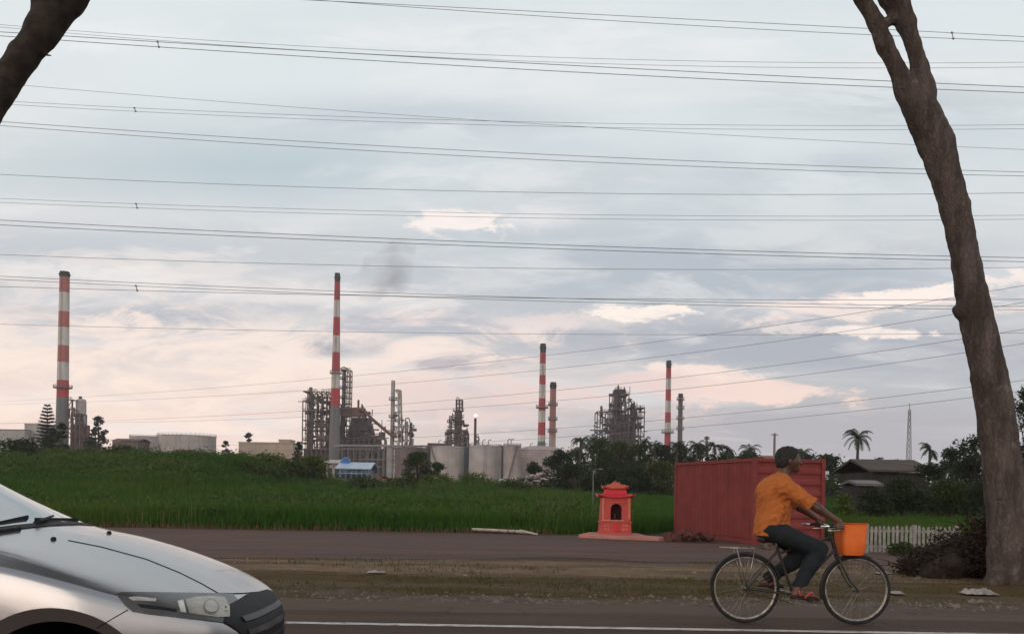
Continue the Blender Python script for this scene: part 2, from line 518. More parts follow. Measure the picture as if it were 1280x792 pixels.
cc = cmix(mt, gyy.step(31.0, 33.5), cc, field)
mt.links.new(cc, b.inputs['Base Color']); b.inputs['Roughness'].default_value = .95; b.inputs['Specular IOR Level'].default_value = .1
bump(mt, b, noise(mt, v_, 9, 8, .7), .8, .05)
np_mesh('ground', np.stack([GX, GY, GZ], -1).reshape(-1, 3), q, m)['kind'] = 'structure'

def sheet(name, xs, y0f, y1f, ny, m, dz):
    """a sheet laid dz above the terrain between two edge curves, cut at the terrain's own breaks"""
    V, Q = [], []
    for X in xs:
        a, b2 = y0f(X), y1f(X)
        row = sorted(set([a, b2] + [t for t in (12.0, 27.0) if a + .3 < t < b2 - .3]))
        while len(row) < ny: 
            k = max(range(len(row) - 1), key=lambda i: row[i + 1] - row[i]); row.insert(k + 1, (row[k] + row[k + 1]) / 2)
        V += [(X, Y, ht(X, Y) + dz) for Y in row]
    for i in range(len(xs) - 1):
        for j in range(ny - 1):
            Q.append((i * ny + j, (i + 1) * ny + j, (i + 1) * ny + j + 1, i * ny + j + 1))
    o = np_mesh(name, np.array(V), np.array(Q), m); o['kind'] = 'structure'; return o

def asphalt(name, a, b_, patch=None, amt=.7):
    m, mt, b, v_ = new_mat(name)
    n = noise(mt, v_, 60, 4, .7); k = noise(mt, scaled(mt, v_, (.3, 1.2, 1)), .9, 6, .6)
    vo = mt.nodes.new('ShaderNodeTexVoronoi'); vo.feature = 'DISTANCE_TO_EDGE'; vo.inputs['Scale'].default_value = .8
    wv = mt.nodes.new('ShaderNodeVectorMath'); wv.operation = 'ADD'; nn_ = mt.nodes.new('ShaderNodeTexNoise'); nn_.inputs['Scale'].default_value = 2.2; nn_.inputs['Detail'].default_value = 6; mt.links.new(v_, nn_.inputs['Vector']); mt.links.new(nn_.outputs['Color'], wv.inputs[0]); mt.links.new(scaled(mt, v_, (.55, 1.3, 1)), wv.inputs[1]); mt.links.new(wv.outputs[0], vo.inputs['Vector'])
    crack = NX(mt, vo.outputs['Distance']).step(.016, .004) * noise(mt, v_, .5, 3).step(.45, .6)
    blot = noise(mt, scaled(mt, v_, (.12, .9, 1)), 1.3, 5, .6).step(.52, .60)
    c = cmix(mt, n.step(.3, .7), a, b_)
    if patch: c = cmix(mt, k.step(.48, .66) * amt, c, patch)
    c = cmix(mt, blot * .45, c, tuple(q * .62 for q in a)); c = cmix(mt, noise(mt, v_, 7, 6, .7).step(.60, .72) * .5, c, tuple(q * 1.5 for q in b_)); c = cmix(mt, crack * .85, c, (.014, .011, .009))
    mt.links.new(c, b.inputs['Base Color']); b.inputs['Roughness'].default_value = .85; b.inputs['Specular IOR Level'].default_value = .3
    bump(mt, b, noise(mt, v_, 90, 4, .7), .5, .01)
    return m
rng0 = random.Random(3)
wob = [(rng0.uniform(.2, 2.5), rng0.uniform(0, 6.3), rng0.uniform(.2, 1)) for _ in range(14)]
def wav(X, amp, s=0): return amp * sum(a / f ** .5 * math.sin(f * X + p + s) for f, p, a in wob) / 4
xs = list(np.arange(-60, 60.1, .4))
sheet('road', [-400, -60, -20, 0, 20, 60, 400], lambda X: -3.2, lambda X: 9.15, 3, asphalt('road_asphalt', (.050, .025, .013), (.082, .044, .025), (.095, .052, .028), .7), .006)
sheet('road_shoulder', xs, lambda X: 9.155, lambda X: 10.15 + wav(X, .22), 4, asphalt('worn_asphalt', (.082, .048, .030), (.122, .076, .050), (.098, .060, .030), .8), .004)
sheet('parking_lot', xs, lambda X: 17.2 + wav(X, 1.0, 2) + .03 * max(0, X), lambda X: min(31.8, 30.6 + .004 * X + wav(X, .5, 5)), 10,
      asphalt('lot_asphalt', (.070, .036, .028), (.102, .054, .043), (.135, .052, .026), .9), .006)
m, mt, b, v_ = new_mat('road_paint')
k = noise(mt, scaled(mt, v_, (.35, 1, 1)), 16, 8, .78)
mt.links.new(cmix(mt, k.step(.36, .56), (.14, .11, .09), (.60, .565, .54)), b.inputs['Base Color']); b.inputs['Roughness'].default_value = .7
sheet('road_marking', [-400, -60, -20, 0, 20, 60, 400], lambda X: 8.19, lambda X: 8.31, 2, m, .010)
# centre dashes on the near half of the carriageway
# ------------------------------------------------------------------ grass
def blades(name, X, Y, H, Wd, m, lean=.35, label=None, seed=1):
    rng = np.random.default_rng(seed)
    n = len(X); Z = HT(X, Y)
    a = rng.uniform(0, 2 * PI, n); ca, sa = np.cos(a), np.sin(a)
    l = rng.normal(0, lean, n) * H; b2 = rng.uniform(0, 2 * PI, n)
    P = np.stack([X, Y, Z - .03], -1)
    side = np.stack([ca, sa, np.zeros(n)], -1) * Wd[:, None] / 2
    tip = np.stack([np.cos(b2) * l, np.sin(b2) * l, H], -1)
    midp = tip * np.array([.35, .35, .62])
    V = np.stack([P - side, P + side, P + midp + side * .8, P + tip, P + midp - side * .8], 1).reshape(-1, 3)
    i = np.arange(n)[:, None] * 5
    Q = np.concatenate([i + np.array([[0, 1, 2, 4]])], 0)
    T = i + np.array([[4, 2, 3]])
    me = bpy.data.meshes.new(name)
    me.vertices.add(len(V)); me.vertices.foreach_set('co', V.astype(np.float32).ravel())
    loops = np.concatenate([Q.ravel(), T.ravel()]).astype(np.int32)
    me.loops.add(len(loops)); me.loops.foreach_set('vertex_index', loops)
    st = np.concatenate([np.arange(n) * 4, 4 * n + np.arange(n) * 3]).astype(np.int32)
    me.polygons.add(2 * n); me.polygons.foreach_set('loop_start', st)
    me.update(calc_edges=True)
    return tag(link_mesh(name, me, m), label, 'grass', None, 'stuff')

rng = np.random.default_rng(11)
# tall meadow grass: clumps thinned with distance
nt_ = 62000
Yc = 31.3 + (112 - 31.3) * rng.uniform(0, 1, nt_) ** 1.25
Xc = rng.uniform(-1, 1, nt_) * (8 + .66 * Yc)
hgt = .62 + .34 * np.sin(Xc * .13 + 1.2 * np.sin(Yc * .11)) * np.sin(Yc * .17 + Xc * .05) + rng.normal(0, .08, nt_)
keep = ~((Xc > 4.9) & (Xc < 10.6) & (Yc < 33.5)) & ~((Xc > 14) & (Yc < 60)) & ~((Xc > 2.5) & (Xc < 5.2) & (Yc < 31.8))
Xc, Yc, hgt = Xc[keep], Yc[keep], np.clip(hgt[keep], .35, 1.1) * (1 + .5 * sstep(60, 105, Yc[keep]))
# ragged, lower fringe at the lot edge
hgt *= .45 + .55 * sstep(31.2, 33.0, Yc)
B = 7
Xb = np.repeat(Xc, B) + rng.normal(0, .13, len(Xc) * B) * np.repeat(.7 + Yc / 60, B)
Yb = np.maximum(np.repeat(Yc, B) + rng.normal(0, .13, len(Xc) * B), 31.0)
Hb = np.repeat(hgt, B) * rng.uniform(.65, 1.15, len(Xb))
Wb = rng.uniform(.018, .038, len(Xb)) * (.6 + Yb / 45)
blades('meadow_grass', Xb, Yb, Hb, Wb, leaf_mat('meadow_blade', (.026, .080, .006), (.048, .115, .010), (.085, .122, .016), .10),
       .30, 'tall green meadow grass filling the field behind the parking lot', 2)
# right-hand field beyond the white fence
n_ = 26000
Yr = 26.5 + 36 * rng.uniform(0, 1, n_) ** 1.2; Xr = 10.8 + rng.uniform(0, 1, n_) * (Yr * .66 + 6 - 10.8)
kp = ~((Xr < 11.2) & (Yr < 29)); Xr, Yr = Xr[kp], Yr[kp]
Xr = np.repeat(Xr, 4) + rng.normal(0, .12, len(Xr) * 4); Yr = np.repeat(Yr, 4) + rng.normal(0, .1, len(Yr) * 4)
blades('rough_grass', Xr, Yr, rng.uniform(.25, .7, len(Xr)), rng.uniform(.025, .05, len(Xr)), MATS['meadow_blade'], .3,
       'rough green grass beyond the white picket fence', 5)
# short dry verge grass beside the road
n_ = 26000
Yv = 10.3 + 4.0 * rng.uniform(0, 1, n_); Xv = rng.uniform(-9.5, 12, n_)
dens = np.sin(Xv * .9 + 2 * np.sin(Yv * 1.1)) * np.sin(Yv * 1.7 + Xv * .35) + rng.normal(0, .5, n_)
band = sstep(10.2, 10.9, Yv) * (1 - sstep(12.8, 14.2, Yv))
kp = (dens * .5 + .5) * band > rng.uniform(.45, 1.25, n_)
Xv, Yv = np.repeat(Xv[kp], 4), np.repeat(Yv[kp], 4)
Xv = Xv + rng.normal(0, .05, len(Xv)); Yv = Yv + rng.normal(0, .04, len(Yv))
blades('verge_grass', Xv, Yv, rng.uniform(.02, .075, len(Xv)), rng.uniform(.008, .018, len(Xv)),
       leaf_mat('verge_blade', (.050, .056, .008), (.085, .080, .016), (.11, .078, .030), .8), .6,
       'short olive verge grass between the road and the parking lot', 6)
# sparse tufts along the lot's far edge and over the sandy strip
n_ = 900
Yv = rng.uniform(13.6, 17.5, n_); Xv = rng.uniform(-11, 14, n_)
kp = np.sin(Xv * .6 + Yv) * np.sin(Xv * .23 - Yv * .7) > .1
Xv, Yv = np.repeat(Xv[kp], 7), np.repeat(Yv[kp], 7)
Xv = Xv + rng.normal(0, .07, len(Xv)); Yv = Yv + rng.normal(0, .05, len(Yv))
blades('weed_tufts', Xv, Yv, rng.uniform(.03, .11, len(Xv)), rng.uniform(.008, .016, len(Xv)), MATS['verge_blade'], .5,
       'sparse weeds on the pale sandy strip before the parking lot', 8)

# loose stones on the shoulder and the sandy strip
V, Q = [], []
for _ in range(1500):
    Y = rng.choice([rng.uniform(9.9, 10.9), rng.uniform(13.2, 17.0)]); X = rng.uniform(-.62, .62) * Y
    s_ = rng.uniform(.006, .022) * (1 + 1.2 * (rng.uniform() > .93)); z0 = ht(X, Y); b0 = len(V)
    for a_ in range(5):
        t_ = a_ * 1.2566 + rng.uniform(-.3, .3); V.append((X + s_ * math.cos(t_) * 1.4, Y + s_ * math.sin(t_), z0 - .003))
    V.append((X + rng.uniform(-.4, .4) * s_, Y + rng.uniform(-.4, .4) * s_, z0 + s_ * 1.1))
    for a_ in range(5): Q.append((b0 + a_, b0 + (a_ + 1) % 5, b0 + 5))
tag(np_mesh('gravel', np.array(V), np.array(Q), mat('stone', (.24, .19, .155), (.12, .09, .07), 9, .9)), 'small loose stones scattered on the road shoulder and sandy strip', 'gravel', None, 'stuff')
# ================================================================== overhead lines
wire_m = mat('wire', (.20, .20, .205), (.26, .26, .265), 3, .5, .3)
GP = 'power lines crossing the sky'
def parab(pts, n=40, x0=-420, x1=1700):
    (a, ya), (b_, yb), (c_, yc) = pts
    out = []
    for i in range(n + 1):
        t = x0 + (x1 - x0) * i / n
        yv = ya * (t - b_) * (t - c_) / ((a - b_) * (a - c_)) + yb * (t - a) * (t - c_) / ((b_ - a) * (b_ - c_)) + yc * (t - a) * (t - b_) / ((c_ - a) * (c_ - b_))
        out.append((t, yv))
    return out
def line_thing(label, wires, Y, spacers=(), r=.036, Yfun=None):
    ws = [parab(w) for w in wires]
    yf = Yfun or (lambda px: Y)
    p0 = W(ws[0][0][0], ws[0][0][1], yf(ws[0][0][0]))
    t = empty('power_line', p0, label, 'power line', GP)
    for k, w in enumerate(ws):
        mb = MB(); mb.tube([W(px, py, yf(px) + .25 * k) for px, py in w], r * .50, 6)
        mb.build('conductor', wire_m, t, True)
    for sx_, i, j in spacers:
        def at(w):
            for (ax, ay), (bx, by) in zip(w, w[1:]):
                if ax <= sx_ <= bx: return ay + (by - ay) * (sx_ - ax) / (bx - ax)
        mb = MB(); p = W(sx_, at(ws[i]), yf(sx_) + .25 * i); q2 = W(sx_ + 1.5, at(ws[j]), yf(sx_) + .25 * j)
        d = (q2 - p) * .25; mb.bar(p - d, q2 + d, .04); mb.box(p.x - .07, p.x + .07, p.y - .05, p.y + .05, p.z - .04, p.z + .04)
        mb.box(q2.x - .07, q2.x + .07, q2.y - .05, q2.y + .05, q2.z - .04, q2.z + .04)
        mb.build('spacer', wire_m, t)
    return t
YL = 62
line_thing('twin power line leaving the top edge, above every other wire', [((380, 0), (640, 13), (1280, 46)), ((380, -1), (640, 18), (1280, 52))], YL, [(1190, 0, 1)])
line_thing('pale twin wires fanning from the thick upper bundle, nearly level at right', [((0, 31), (640, 70), (1280, 78)), ((0, 34), (640, 76), (1280, 84))], YL + 6, r=.028)
line_thing('thick dark twin power line below the topmost one, behind the left trunk', [((0, 40), (640, 78), (1280, 109)), ((0, 45), (640, 86), (1280, 116))], YL, [(197, 0, 1)], r=.045)
line_thing('faint single wire crossing another pair near the middle of the sky', [((20, 106), (640, 153), (1280, 187))], YL + 4, r=.026)
line_thing('faint twin wires that level out toward the right trunk, third from top', [((0, 126), (640, 152), (1280, 156)), ((0, 130), (640, 157), (1280, 161))], YL + 8, [(168, 0, 1)], r=.028)
line_thing('dark twin power line starting beneath the left trunk end', [((0, 152), (640, 191), (1280, 215)), ((0, 157), (640, 198), (1280, 220))], YL)
line_thing('thin single level wire midway up the sky', [((0, 218), (640, 240), (1280, 241))], YL + 6, r=.034)
line_thing('faint twin wires running through the small bright cloud', [((0, 248), (640, 267), (1280, 269)), ((0, 253), (640, 272), (1280, 274))], YL + 6, [(170, 0, 1)], r=.028)
line_thing('dark twin power line just below the small bright cloud', [((0, 275), (640, 304), (1280, 322)), ((0, 281), (640, 309), (1280, 327))], YL, r=.045)
line_thing('thin single wire passing just above both tall striped chimney tops', [((0, 318), (640, 335), (1280, 334))], YL + 6, [], r=.034)
line_thing('dark triple power line crossing the tops of both tall chimneys', [((0, 345), (640, 371), (1280, 383)), ((0, 349), (640, 375), (1280, 387)), ((0, 358), (640, 372), (1280, 374))], YL, [(170, 1, 2)], r=.036)
line_thing('thin single wire crossing the middle of the two tallest chimneys', [((0, 405), (640, 417), (1280, 416))], YL + 6, r=.030)
yf = lambda px: 150 / (1 + max(-.35, (px - 0) / 1280) * 2.4)
def rise(label, p, r=.026): line_thing(label, [p], 0, [], r, yf)
rise('uppermost wire sloping up to the right from the chimneys', ((300, 482), (640, 449), (1190, 372)))
rise('second highest of the wires sloping up to the right', ((300, 493), (640, 466), (1190, 393)))
rise('sloping wire passing through the large pink cloud at right', ((300, 518), (640, 493), (1200, 424)))
rise('sloping wire passing under the large pink cloud at right', ((300, 524), (640, 505), (1210, 440)))
rise('second lowest sloping wire, crossing the dark refinery tower', ((300, 556), (640, 539), (1210, 484)))
rise('lowest sloping wire, ending low on the right trunk', ((300, 564), (640, 550), (1210, 497)))
# ================================================================== silver car
def catm(P, n):
    P = [P[0]] + P + [P[-1]]; out = []
    for i in range(1, len(P) - 2):
        for k in range(n):
            t = k / n
            out.append(tuple(.5 * (2 * b + (c - a) * t + (2 * a - 5 * b + 4 * c - d) * t * t + (3 * b - a - 3 * c + d) * t ** 3) for a, b, c, d in zip(P[i - 1], P[i], P[i + 1], P[i + 2])))
    return out + [tuple(P[-2])]

YC, XN = 4.65, -1.262
silver = None
m, mt, b, v_ = new_mat('silver_paint')
b.inputs['Base Color'].default_value = (.50, .50, .515, 1); b.inputs['Metallic'].default_value = .85
b.inputs['Roughness'].default_value = .30; b.inputs['Coat Weight'].default_value = .35; b.inputs['Coat Roughness'].default_value = .04
fl = noise(mt, v_, 900, 2, .5)
mt.links.new(cmix(mt, fl.step(.3, .7), (.33, .323, .326), (.39, .382, .386)), b.inputs['Base Color'])
dirt = noise(mt, v_, 2.2, 5, .6)
mt.links.new((dirt * .14 + .15).s, b.inputs['Roughness'])
silver = m
black_plastic = mat('black_plastic', (.010, .010, .011), (.016, .016, .017), 20, .6, spec=.2)
dark_gap = mat('panel_gap', (.006, .006, .006), None, 5, .9)
rubber = mat('tyre_rubber', (.012, .012, .012), (.022, .021, .020), 18, .85, bmp=.2)
car_glass = mat('car_glass', (.035, .045, .05), (.03, .04, .045), 2, .03, 0, spec=1.0, coat=1.0)
alloy = mat('alloy', (.45, .45, .46), (.38, .38, .39), 6, .35, .9)
lamp_dark = mat('lamp_housing', (.045, .043, .042), (.075, .072, .070), 8, .35, 0, coat=.25)
lamp_pale = mat('lamp_reflector', (.34, .30, .245), (.24, .215, .175), 30, .35, .2, coat=.5)
lamp_clear = mat('lamp_white', (.58, .55, .50), (.48, .45, .41), 10, .2, .2, coat=1)
lamp_mid = mat('lamp_chrome_dark', (.10, .095, .09), (.14, .13, .12), 14, .35, .2, coat=.3)

ST = [  # s, w, zb, (w5,z5),(w6,z6),(w7,z7),z8,ztop
 (0.00, .22, .32, (.21, .52), (.185, .545), (.14, .558), .563, .565),
 (0.03, .37, .27, (.36, .555), (.325, .59), (.25, .610), .618, .621),
 (0.08, .49, .23, (.478, .60), (.44, .64), (.35, .662), .673, .677),
 (0.16, .61, .21, (.597, .645), (.555, .69), (.44, .710), .721, .725),
 (0.32, .74, .20, (.722, .715), (.672, .755), (.54, .778), .791, .796),
 (0.50, .808, .20, (.788, .775), (.735, .815), (.60, .840), .857, .863),
 (0.70, .842, .20, (.822, .830), (.770, .873), (.645, .902), .922, .929),
 (0.95, .85, .18, (.832, .882), (.785, .93), (.67, .968), .996, 1.005),
 (1.20, .85, .18, (.835, .922), (.79, .968), (.70, 1.012), 1.050, 1.062),
 (1.36, .85, .18, (.838, .935), (.785, .995), (.70, 1.058), 1.105, 1.118),
 (1.64, .85, .18, (.84, .948), (.765, 1.075), (.68, 1.180), 1.238, 1.255),
 (1.98, .85, .18, (.845, .96), (.735, 1.20), (.61, 1.355), 1.420, 1.434),
 (2.20, .85, .18, (.845, .962), (.725, 1.24), (.60, 1.405), 1.462, 1.472),
 (2.70, .85, .18, (.845, .97), (.72, 1.26), (.60, 1.420), 1.475, 1.485),
 (3.20, .85, .18, (.84, .98), (.71, 1.25), (.59, 1.390), 1.445, 1.455),
 (3.85, .84, .20, (.82, .98), (.74, 1.03), (.60, 1.07), 1.09, 1.095),
 (4.18, .80, .22, (.79, .95), (.72, 1.01), (.58, 1.035), 1.055, 1.06),
 (4.34, .74, .25, (.72, .88), (.66, .95), (.54, .985), 1.00, 1.005),
 (4.40, .66, .30, (.64, .80), (.58, .88), (.48, .92), .94, .945)]
rings = []
for s_, w, zb, k5, k6, k7, z8, z9 in ST:
    zz_ = k5[1]
    rings.append([(0, zb), (w * .80, zb), (w * .955, zb + .09), (w, zb + (zz_ - zb) * .42), (w * 1.0, zb + (zz_ - zb) * .72), k5, k6, k7, (k7[0] * .5, z8), (0, z9)])
# smooth interpolation along the section, then along the length
NS = 4
secs = [[ST[i][0:1] + p for p in catm(rings[i], NS)] for i in range(len(ST))]
grid = list(zip(*[catm(list(col), 5) for col in zip(*secs)]))        # grid[station][k] = (s, y, z)
ns_, nk = len(grid), len(grid[0])
V, Q = [], []
for row in grid:
    full = [(XN - s_, YC - yv, zv) for s_, yv, zv in row] + [(XN - s_, YC + yv, zv) for s_, yv, zv in reversed(row[1:-1])]
    V += full
NKF = 2 * nk - 2
for i in range(ns_ - 1):
    for k in range(NKF):
        k2 = (k + 1) % NKF
        Q.append((i * NKF + k, i * NKF + k2, (i + 1) * NKF + k2, (i + 1) * NKF + k))
Q.append(tuple(range(NKF - 1, -1, -1))); Q.append(tuple((ns_ - 1) * NKF + k for k in range(NKF)))
car_bvh = BVHTree.FromPolygons([Vector(p) for p in V], [tuple(f) for f in Q])
CAMP = Vector((0, 0, CAM_H))
def car_px(px, py):
    d = (W(px, py, 1.0) - CAMP).normalized()
    h = car_bvh.ray_cast(CAMP, d)
    if h[0] is None:
        p = CAMP + d * 4.4
        h = car_bvh.find_nearest(p)
    return h[0], h[1]

car = empty('parked_car', (XN - 2.0, YC, 0), 'silver sedan car in the foreground, its bonnet and headlight entering from the left', 'car')
car.name = 'sedan_car'; ORG['sedan_car'] = Vector(car.location)
bodymb = MB(); bodymb.add(V, Q); body = bodymb.build('body', silver, car, True)
WXF, WXR, WZ0 = -1.99, -4.56, .305
for wx in (WXF, WXR):
    cut = MB(); vs_, fs_ = [], []
    sg = 72; prof = range(8)
    dep = []
    for k in range(sg):
        t = 2 * PI * k / sg; h = car_bvh.ray_cast(Vector((wx + .425 * math.cos(t), 2, WZ0 + .02 + .425 * math.sin(t))), Vector((0, 1, 0)))[0]
        dep.append(min(.85, max(.70, YC - h.y)) if h is not None else .83)
    for r_, yo in ((.425, None), (.425, 0), (.362, .032), (.362, .40), (.362, -.40), (.362, -.032), (.425, 0), (.425, None)):
        i_ = len(vs_) // sg
        for k in range(sg):
            t = 2 * PI * k / sg; sgn = -1 if i_ < 4 else 1
            yv = (YC + sgn * 1.3) if yo is None else (YC + sgn * .40 if abs(yo) == .40 else YC + sgn * (dep[k] - abs(yo)))
            vs_.append((wx + r_ * math.cos(t), yv, WZ0 + .02 + r_ * math.sin(t)))
    for i in range(len(prof) - 1):
        for k in range(sg):
            k2 = (k + 1) % sg; fs_.append((i * sg + k, i * sg + k2, (i + 1) * sg + k2, (i + 1) * sg + k))
    fs_.append(tuple(range(sg - 1, -1, -1))); fs_.append(tuple((len(prof) - 1) * sg + k for k in range(sg)))
    cut.add(vs_, fs_); co = cut.build('arch_cutter', dark_gap, car)
    md = body.modifiers.new('arch', 'BOOLEAN'); md.operation = 'DIFFERENCE'; md.solver = 'EXACT'; md.object = co
    bpy.context.view_layer.update()
    me2 = bpy.data.meshes.new_from_object(body.evaluated_get(bpy.context.evaluated_depsgraph_get()))
    body.modifiers.clear(); body.data = me2
    bpy.data.objects.remove(co)
# inside of the wheel wells is black, paint elsewhere
if len(body.data.materials) < 2: body.data.materials.append(dark_gap)
ox = car.location
for p in body.data.polygons:
    c_ = p.center; X, Y, Z = c_.x + ox.x, c_.y + ox.y, c_.z
    inw = any(math.hypot(X - wx, Z - WZ0 - .02) < .366 for wx in (WXF, WXR)) and abs(Y - YC) < .80
    p.material_index = 1 if inw or Z < .19 else 0
    p.use_smooth = True
body.data.set_sharp_from_angle(angle=math.radians(38))

def patch(name, outline, m, off=.006, step=.02, mode='px', parent=None, thick=0.004, mirror=True):
    """a panel lying off the body skin inside the outline. mode: 'px' traced from the photo, 'x' (y,z) seen from the front, 'z' (x,y) from above, 'y' (x,z) from the side"""
    if mode == 'px': step = 5
    def proj(p):
        if mode == 'px': return car_px(*p)
        if mode == 'x': h = car_bvh.ray_cast(Vector((0, p[0], p[1])), Vector((-1, 0, 0)))
        elif mode == 'z': h = car_bvh.ray_cast(Vector((p[0], p[1], 3)), Vector((0, 0, -1)))
        else: h = car_bvh.ray_cast(Vector((p[0], 2, p[1])), Vector((0, 1, 0)))
        return h[0], h[1]
    # densify outline and fill with an inner grid
    O = []
    n = len(outline)
    for i in range(n):
        a, b2 = Vector(outline[i]), Vector(outline[(i + 1) % n]); k = max(1, int((b2 - a).length / step))
        O += [a + (b2 - a) * j / k for j in range(k)]
    xs_ = [p.x for p in O]; ys_ = [p.y for p in O]
    def inside(p):
        r = False; j = len(O) - 1
        for i in range(len(O)):
            if (O[i].y > p.y) != (O[j].y > p.y) and p.x < (O[j].x - O[i].x) * (p.y - O[i].y) / (O[j].y - O[i].y) + O[i].x: r = not r
            j = i
        return r
    pts = list(O)
    gx_ = min(xs_) + step / 2
    while gx_ < max(xs_):
        gy_ = min(ys_) + step / 2
        while gy_ < max(ys_):
            p = Vector((gx_, gy_))
            if inside(p) and min((p - o).length for o in O) > step * .45: pts.append(p)
            gy_ += step
        gx_ += step
    r = delaunay_2d_cdt(pts, [], [list(range(len(O)))], 1, 1e-6)
    top, nor = [], []
    for p in r[0]:
        h, nn = proj((p.x, p.y))
        if h is None: h, nn = car_bvh.find_nearest(Vector((p.x, p.y, 1)) if mode == 'z' else Vector((XN, p.x, p.y)))[:2]
        if nn.dot(h - Vector((XN - 2.2, YC, .6))) < 0: nn = -nn
        top.append(h + nn * off); nor.append(nn)
    mb = MB(); nv = len(top)
    vs_ = top + [t - nn * (thick + off) for t, nn in zip(top, nor)]
    fs_ = [tuple(f) for f in r[2]] + [tuple(i + nv for i in reversed(f)) for f in r[2]]
    cnt = {}
    for f in r[2]:
        for a, b2 in zip(f, f[1:] + f[:1]): cnt[(a, b2)] = 1
    for (a, b2) in cnt:
        if (b2, a) not in cnt: fs_.append((a, a + nv, b2 + nv, b2))
    mb.add(vs_, fs_)
    return mb.build(name, m, parent or car, True, auto=50)

def mir(o, name):
    """the same part on the far side of the car"""
    me = o.data.copy()
    for v in me.vertices: v.co.y = -v.co.y
    me.flip_normals()
    p = o.parent if o.parent is None or o.parent == car else None
    c = link_mesh(name, me, None, p or car); return c

def mirror_tree(o):
    me = o.data.copy()
    for v in me.vertices: v.co.y = -v.co.y
    me.flip_normals(); c = link_mesh(o.name.split('.')[0], me, None, car)
    if o.name.startswith('headlight'):
        for v in me.vertices: v.co.z -= .012; v.co.x -= .012
        return c
    for ch in o.children:
        m3 = ch.data.copy()
        for v in m3.vertices: v.co.y = -v.co.y
        m3.flip_normals(); link_mesh(ch.name.split('.')[0], m3, None, c)
    return c

def ribbon(name, pts, r, off=.001, m=None, parent=None):
    mb = MB(); P = []
    for i in range(len(pts) - 1):
        for k in range(5):
            t = k / 5; P.append((pts[i][0] + (pts[i + 1][0] - pts[i][0]) * t, pts[i][1] + (pts[i + 1][1] - pts[i][1]) * t))
    P.append(pts[-1])
    Q3 = []
    for p in P:
        h, nn = car_px(*p); Q3.append(h + nn * off)
    mb.tube(Q3, r, 6); return mb.build(name, m or dark_gap, parent or car, True)

hl = patch('headlight', [(146, 742), (152, 740.5), (175, 740.5), (215, 741), (255, 741.5), (290, 742.3), (299, 752), (307, 766), (313, 782), (285, 778.5), (250, 774.5), (215, 770.5), (185, 767.3), (166, 764), (156, 756)], lamp_dark, .006)
patch('reflector', [(231, 750), (246, 746.5), (266, 745.5), (280, 747), (286, 758), (286, 771), (270, 771.5), (250, 769), (236, 766.5), (233, 758)], lamp_pale, .008, parent=hl)
patch('projector', [(263 + 10 * math.cos(t_), 759 + 9.5 * math.sin(t_)) for t_ in np.linspace(0, 2 * PI, 21)[:-1]], lamp_mid, .010, parent=hl)
patch('projector', [(263 + 8 * math.cos(t_), 759 + 7.5 * math.sin(t_)) for t_ in np.linspace(0, 2 * PI, 19)[:-1]], lamp_pale, .0115, parent=hl)
patch('reflector', [(221, 752), (228, 750.5), (230, 758), (232, 766), (225, 765), (223, 758)], lamp_clear, .008, parent=hl)
patch('marker_light', [(160, 747.5), (170, 746.5), (195, 749), (194, 752.5), (178, 751.5), (166, 751)], lamp_clear, .008, parent=hl)
patch('trim_strip', [(172, 755), (190, 757), (220, 762), (220, 764.5), (196, 761), (176, 759)], black_plastic, .008, parent=hl)
mirror_tree(hl)
# front end: grille with slats, lower intake, plate
gr = patch('grille', [(YC - .485, .645), (YC - .45, .672), (YC - .37, .697), (YC, .712), (YC + .37, .697), (YC + .45, .672), (YC + .485, .645), (YC + .40, .585), (YC + .34, .50), (YC + .28, .45), (YC - .28, .45), (YC - .34, .50), (YC - .40, .585)], black_plastic, .008, .03, 'x')
for zz_ in (.50, .56, .62):
    patch('slat', [(YC - .33, zz_), (YC - .2, zz_ - .004), (YC + .2, zz_ - .004), (YC + .33, zz_), (YC + .34, zz_ + .024), (YC + .2, zz_ + .020), (YC - .2, zz_ + .020), (YC - .34, zz_ + .024)], mat('grille_slat', (.018, .018, .019), (.03, .03, .03), 9, .45, 0, coat=.1), .016, .03, 'x', gr, .006)
patch('lower_intake', [(YC - .50, .38), (YC + .50, .38), (YC + .44, .30), (YC - .44, .30)], black_plastic, .008, .03, 'x')
ribbon('bonnet_gap', [(289, 741), (272.8, 741), (253, 729.5), (225, 715.5), (183, 698.5), (126, 683), (85, 675)], .0024)
ribbon('bonnet_gap', [(289, 741.5), (305, 741), (322, 739.5)], .0032)
ribbon('bumper_gap', [(160, 761.5), (140, 773), (121, 784.5)], .0024)
# glass
xs_ = lambda s_: XN - s_
ws = patch('windscreen', [(xs_(1.29), YC - .60), (xs_(1.255), YC - .3), (xs_(1.245), YC), (xs_(1.255), YC + .3), (xs_(1.29), YC + .60), (xs_(1.94), YC + .52), (xs_(1.94), YC - .52)], car_glass, .003, .05, 'z')
sw = patch('side_window', [(xs_(1.76), 1.0), (xs_(2.10), 1.22), (xs_(2.3), 1.30), (xs_(2.80), 1.31), (xs_(2.80), .995)], car_glass, .003, .05, 'y'); mirror_tree(sw)
sw = patch('side_window', [(xs_(2.88), 1.0), (xs_(2.88), 1.31), (xs_(3.10), 1.27), (xs_(3.4), 1.06), (xs_(3.3), 1.01)], car_glass, .003, .05, 'y'); mirror_tree(sw)
qw = patch('quarter_window', [(xs_(1.48), .98), (xs_(1.70), 1.09), (xs_(1.70), .99)], car_glass, .003, .03, 'y'); mirror_tree(qw)
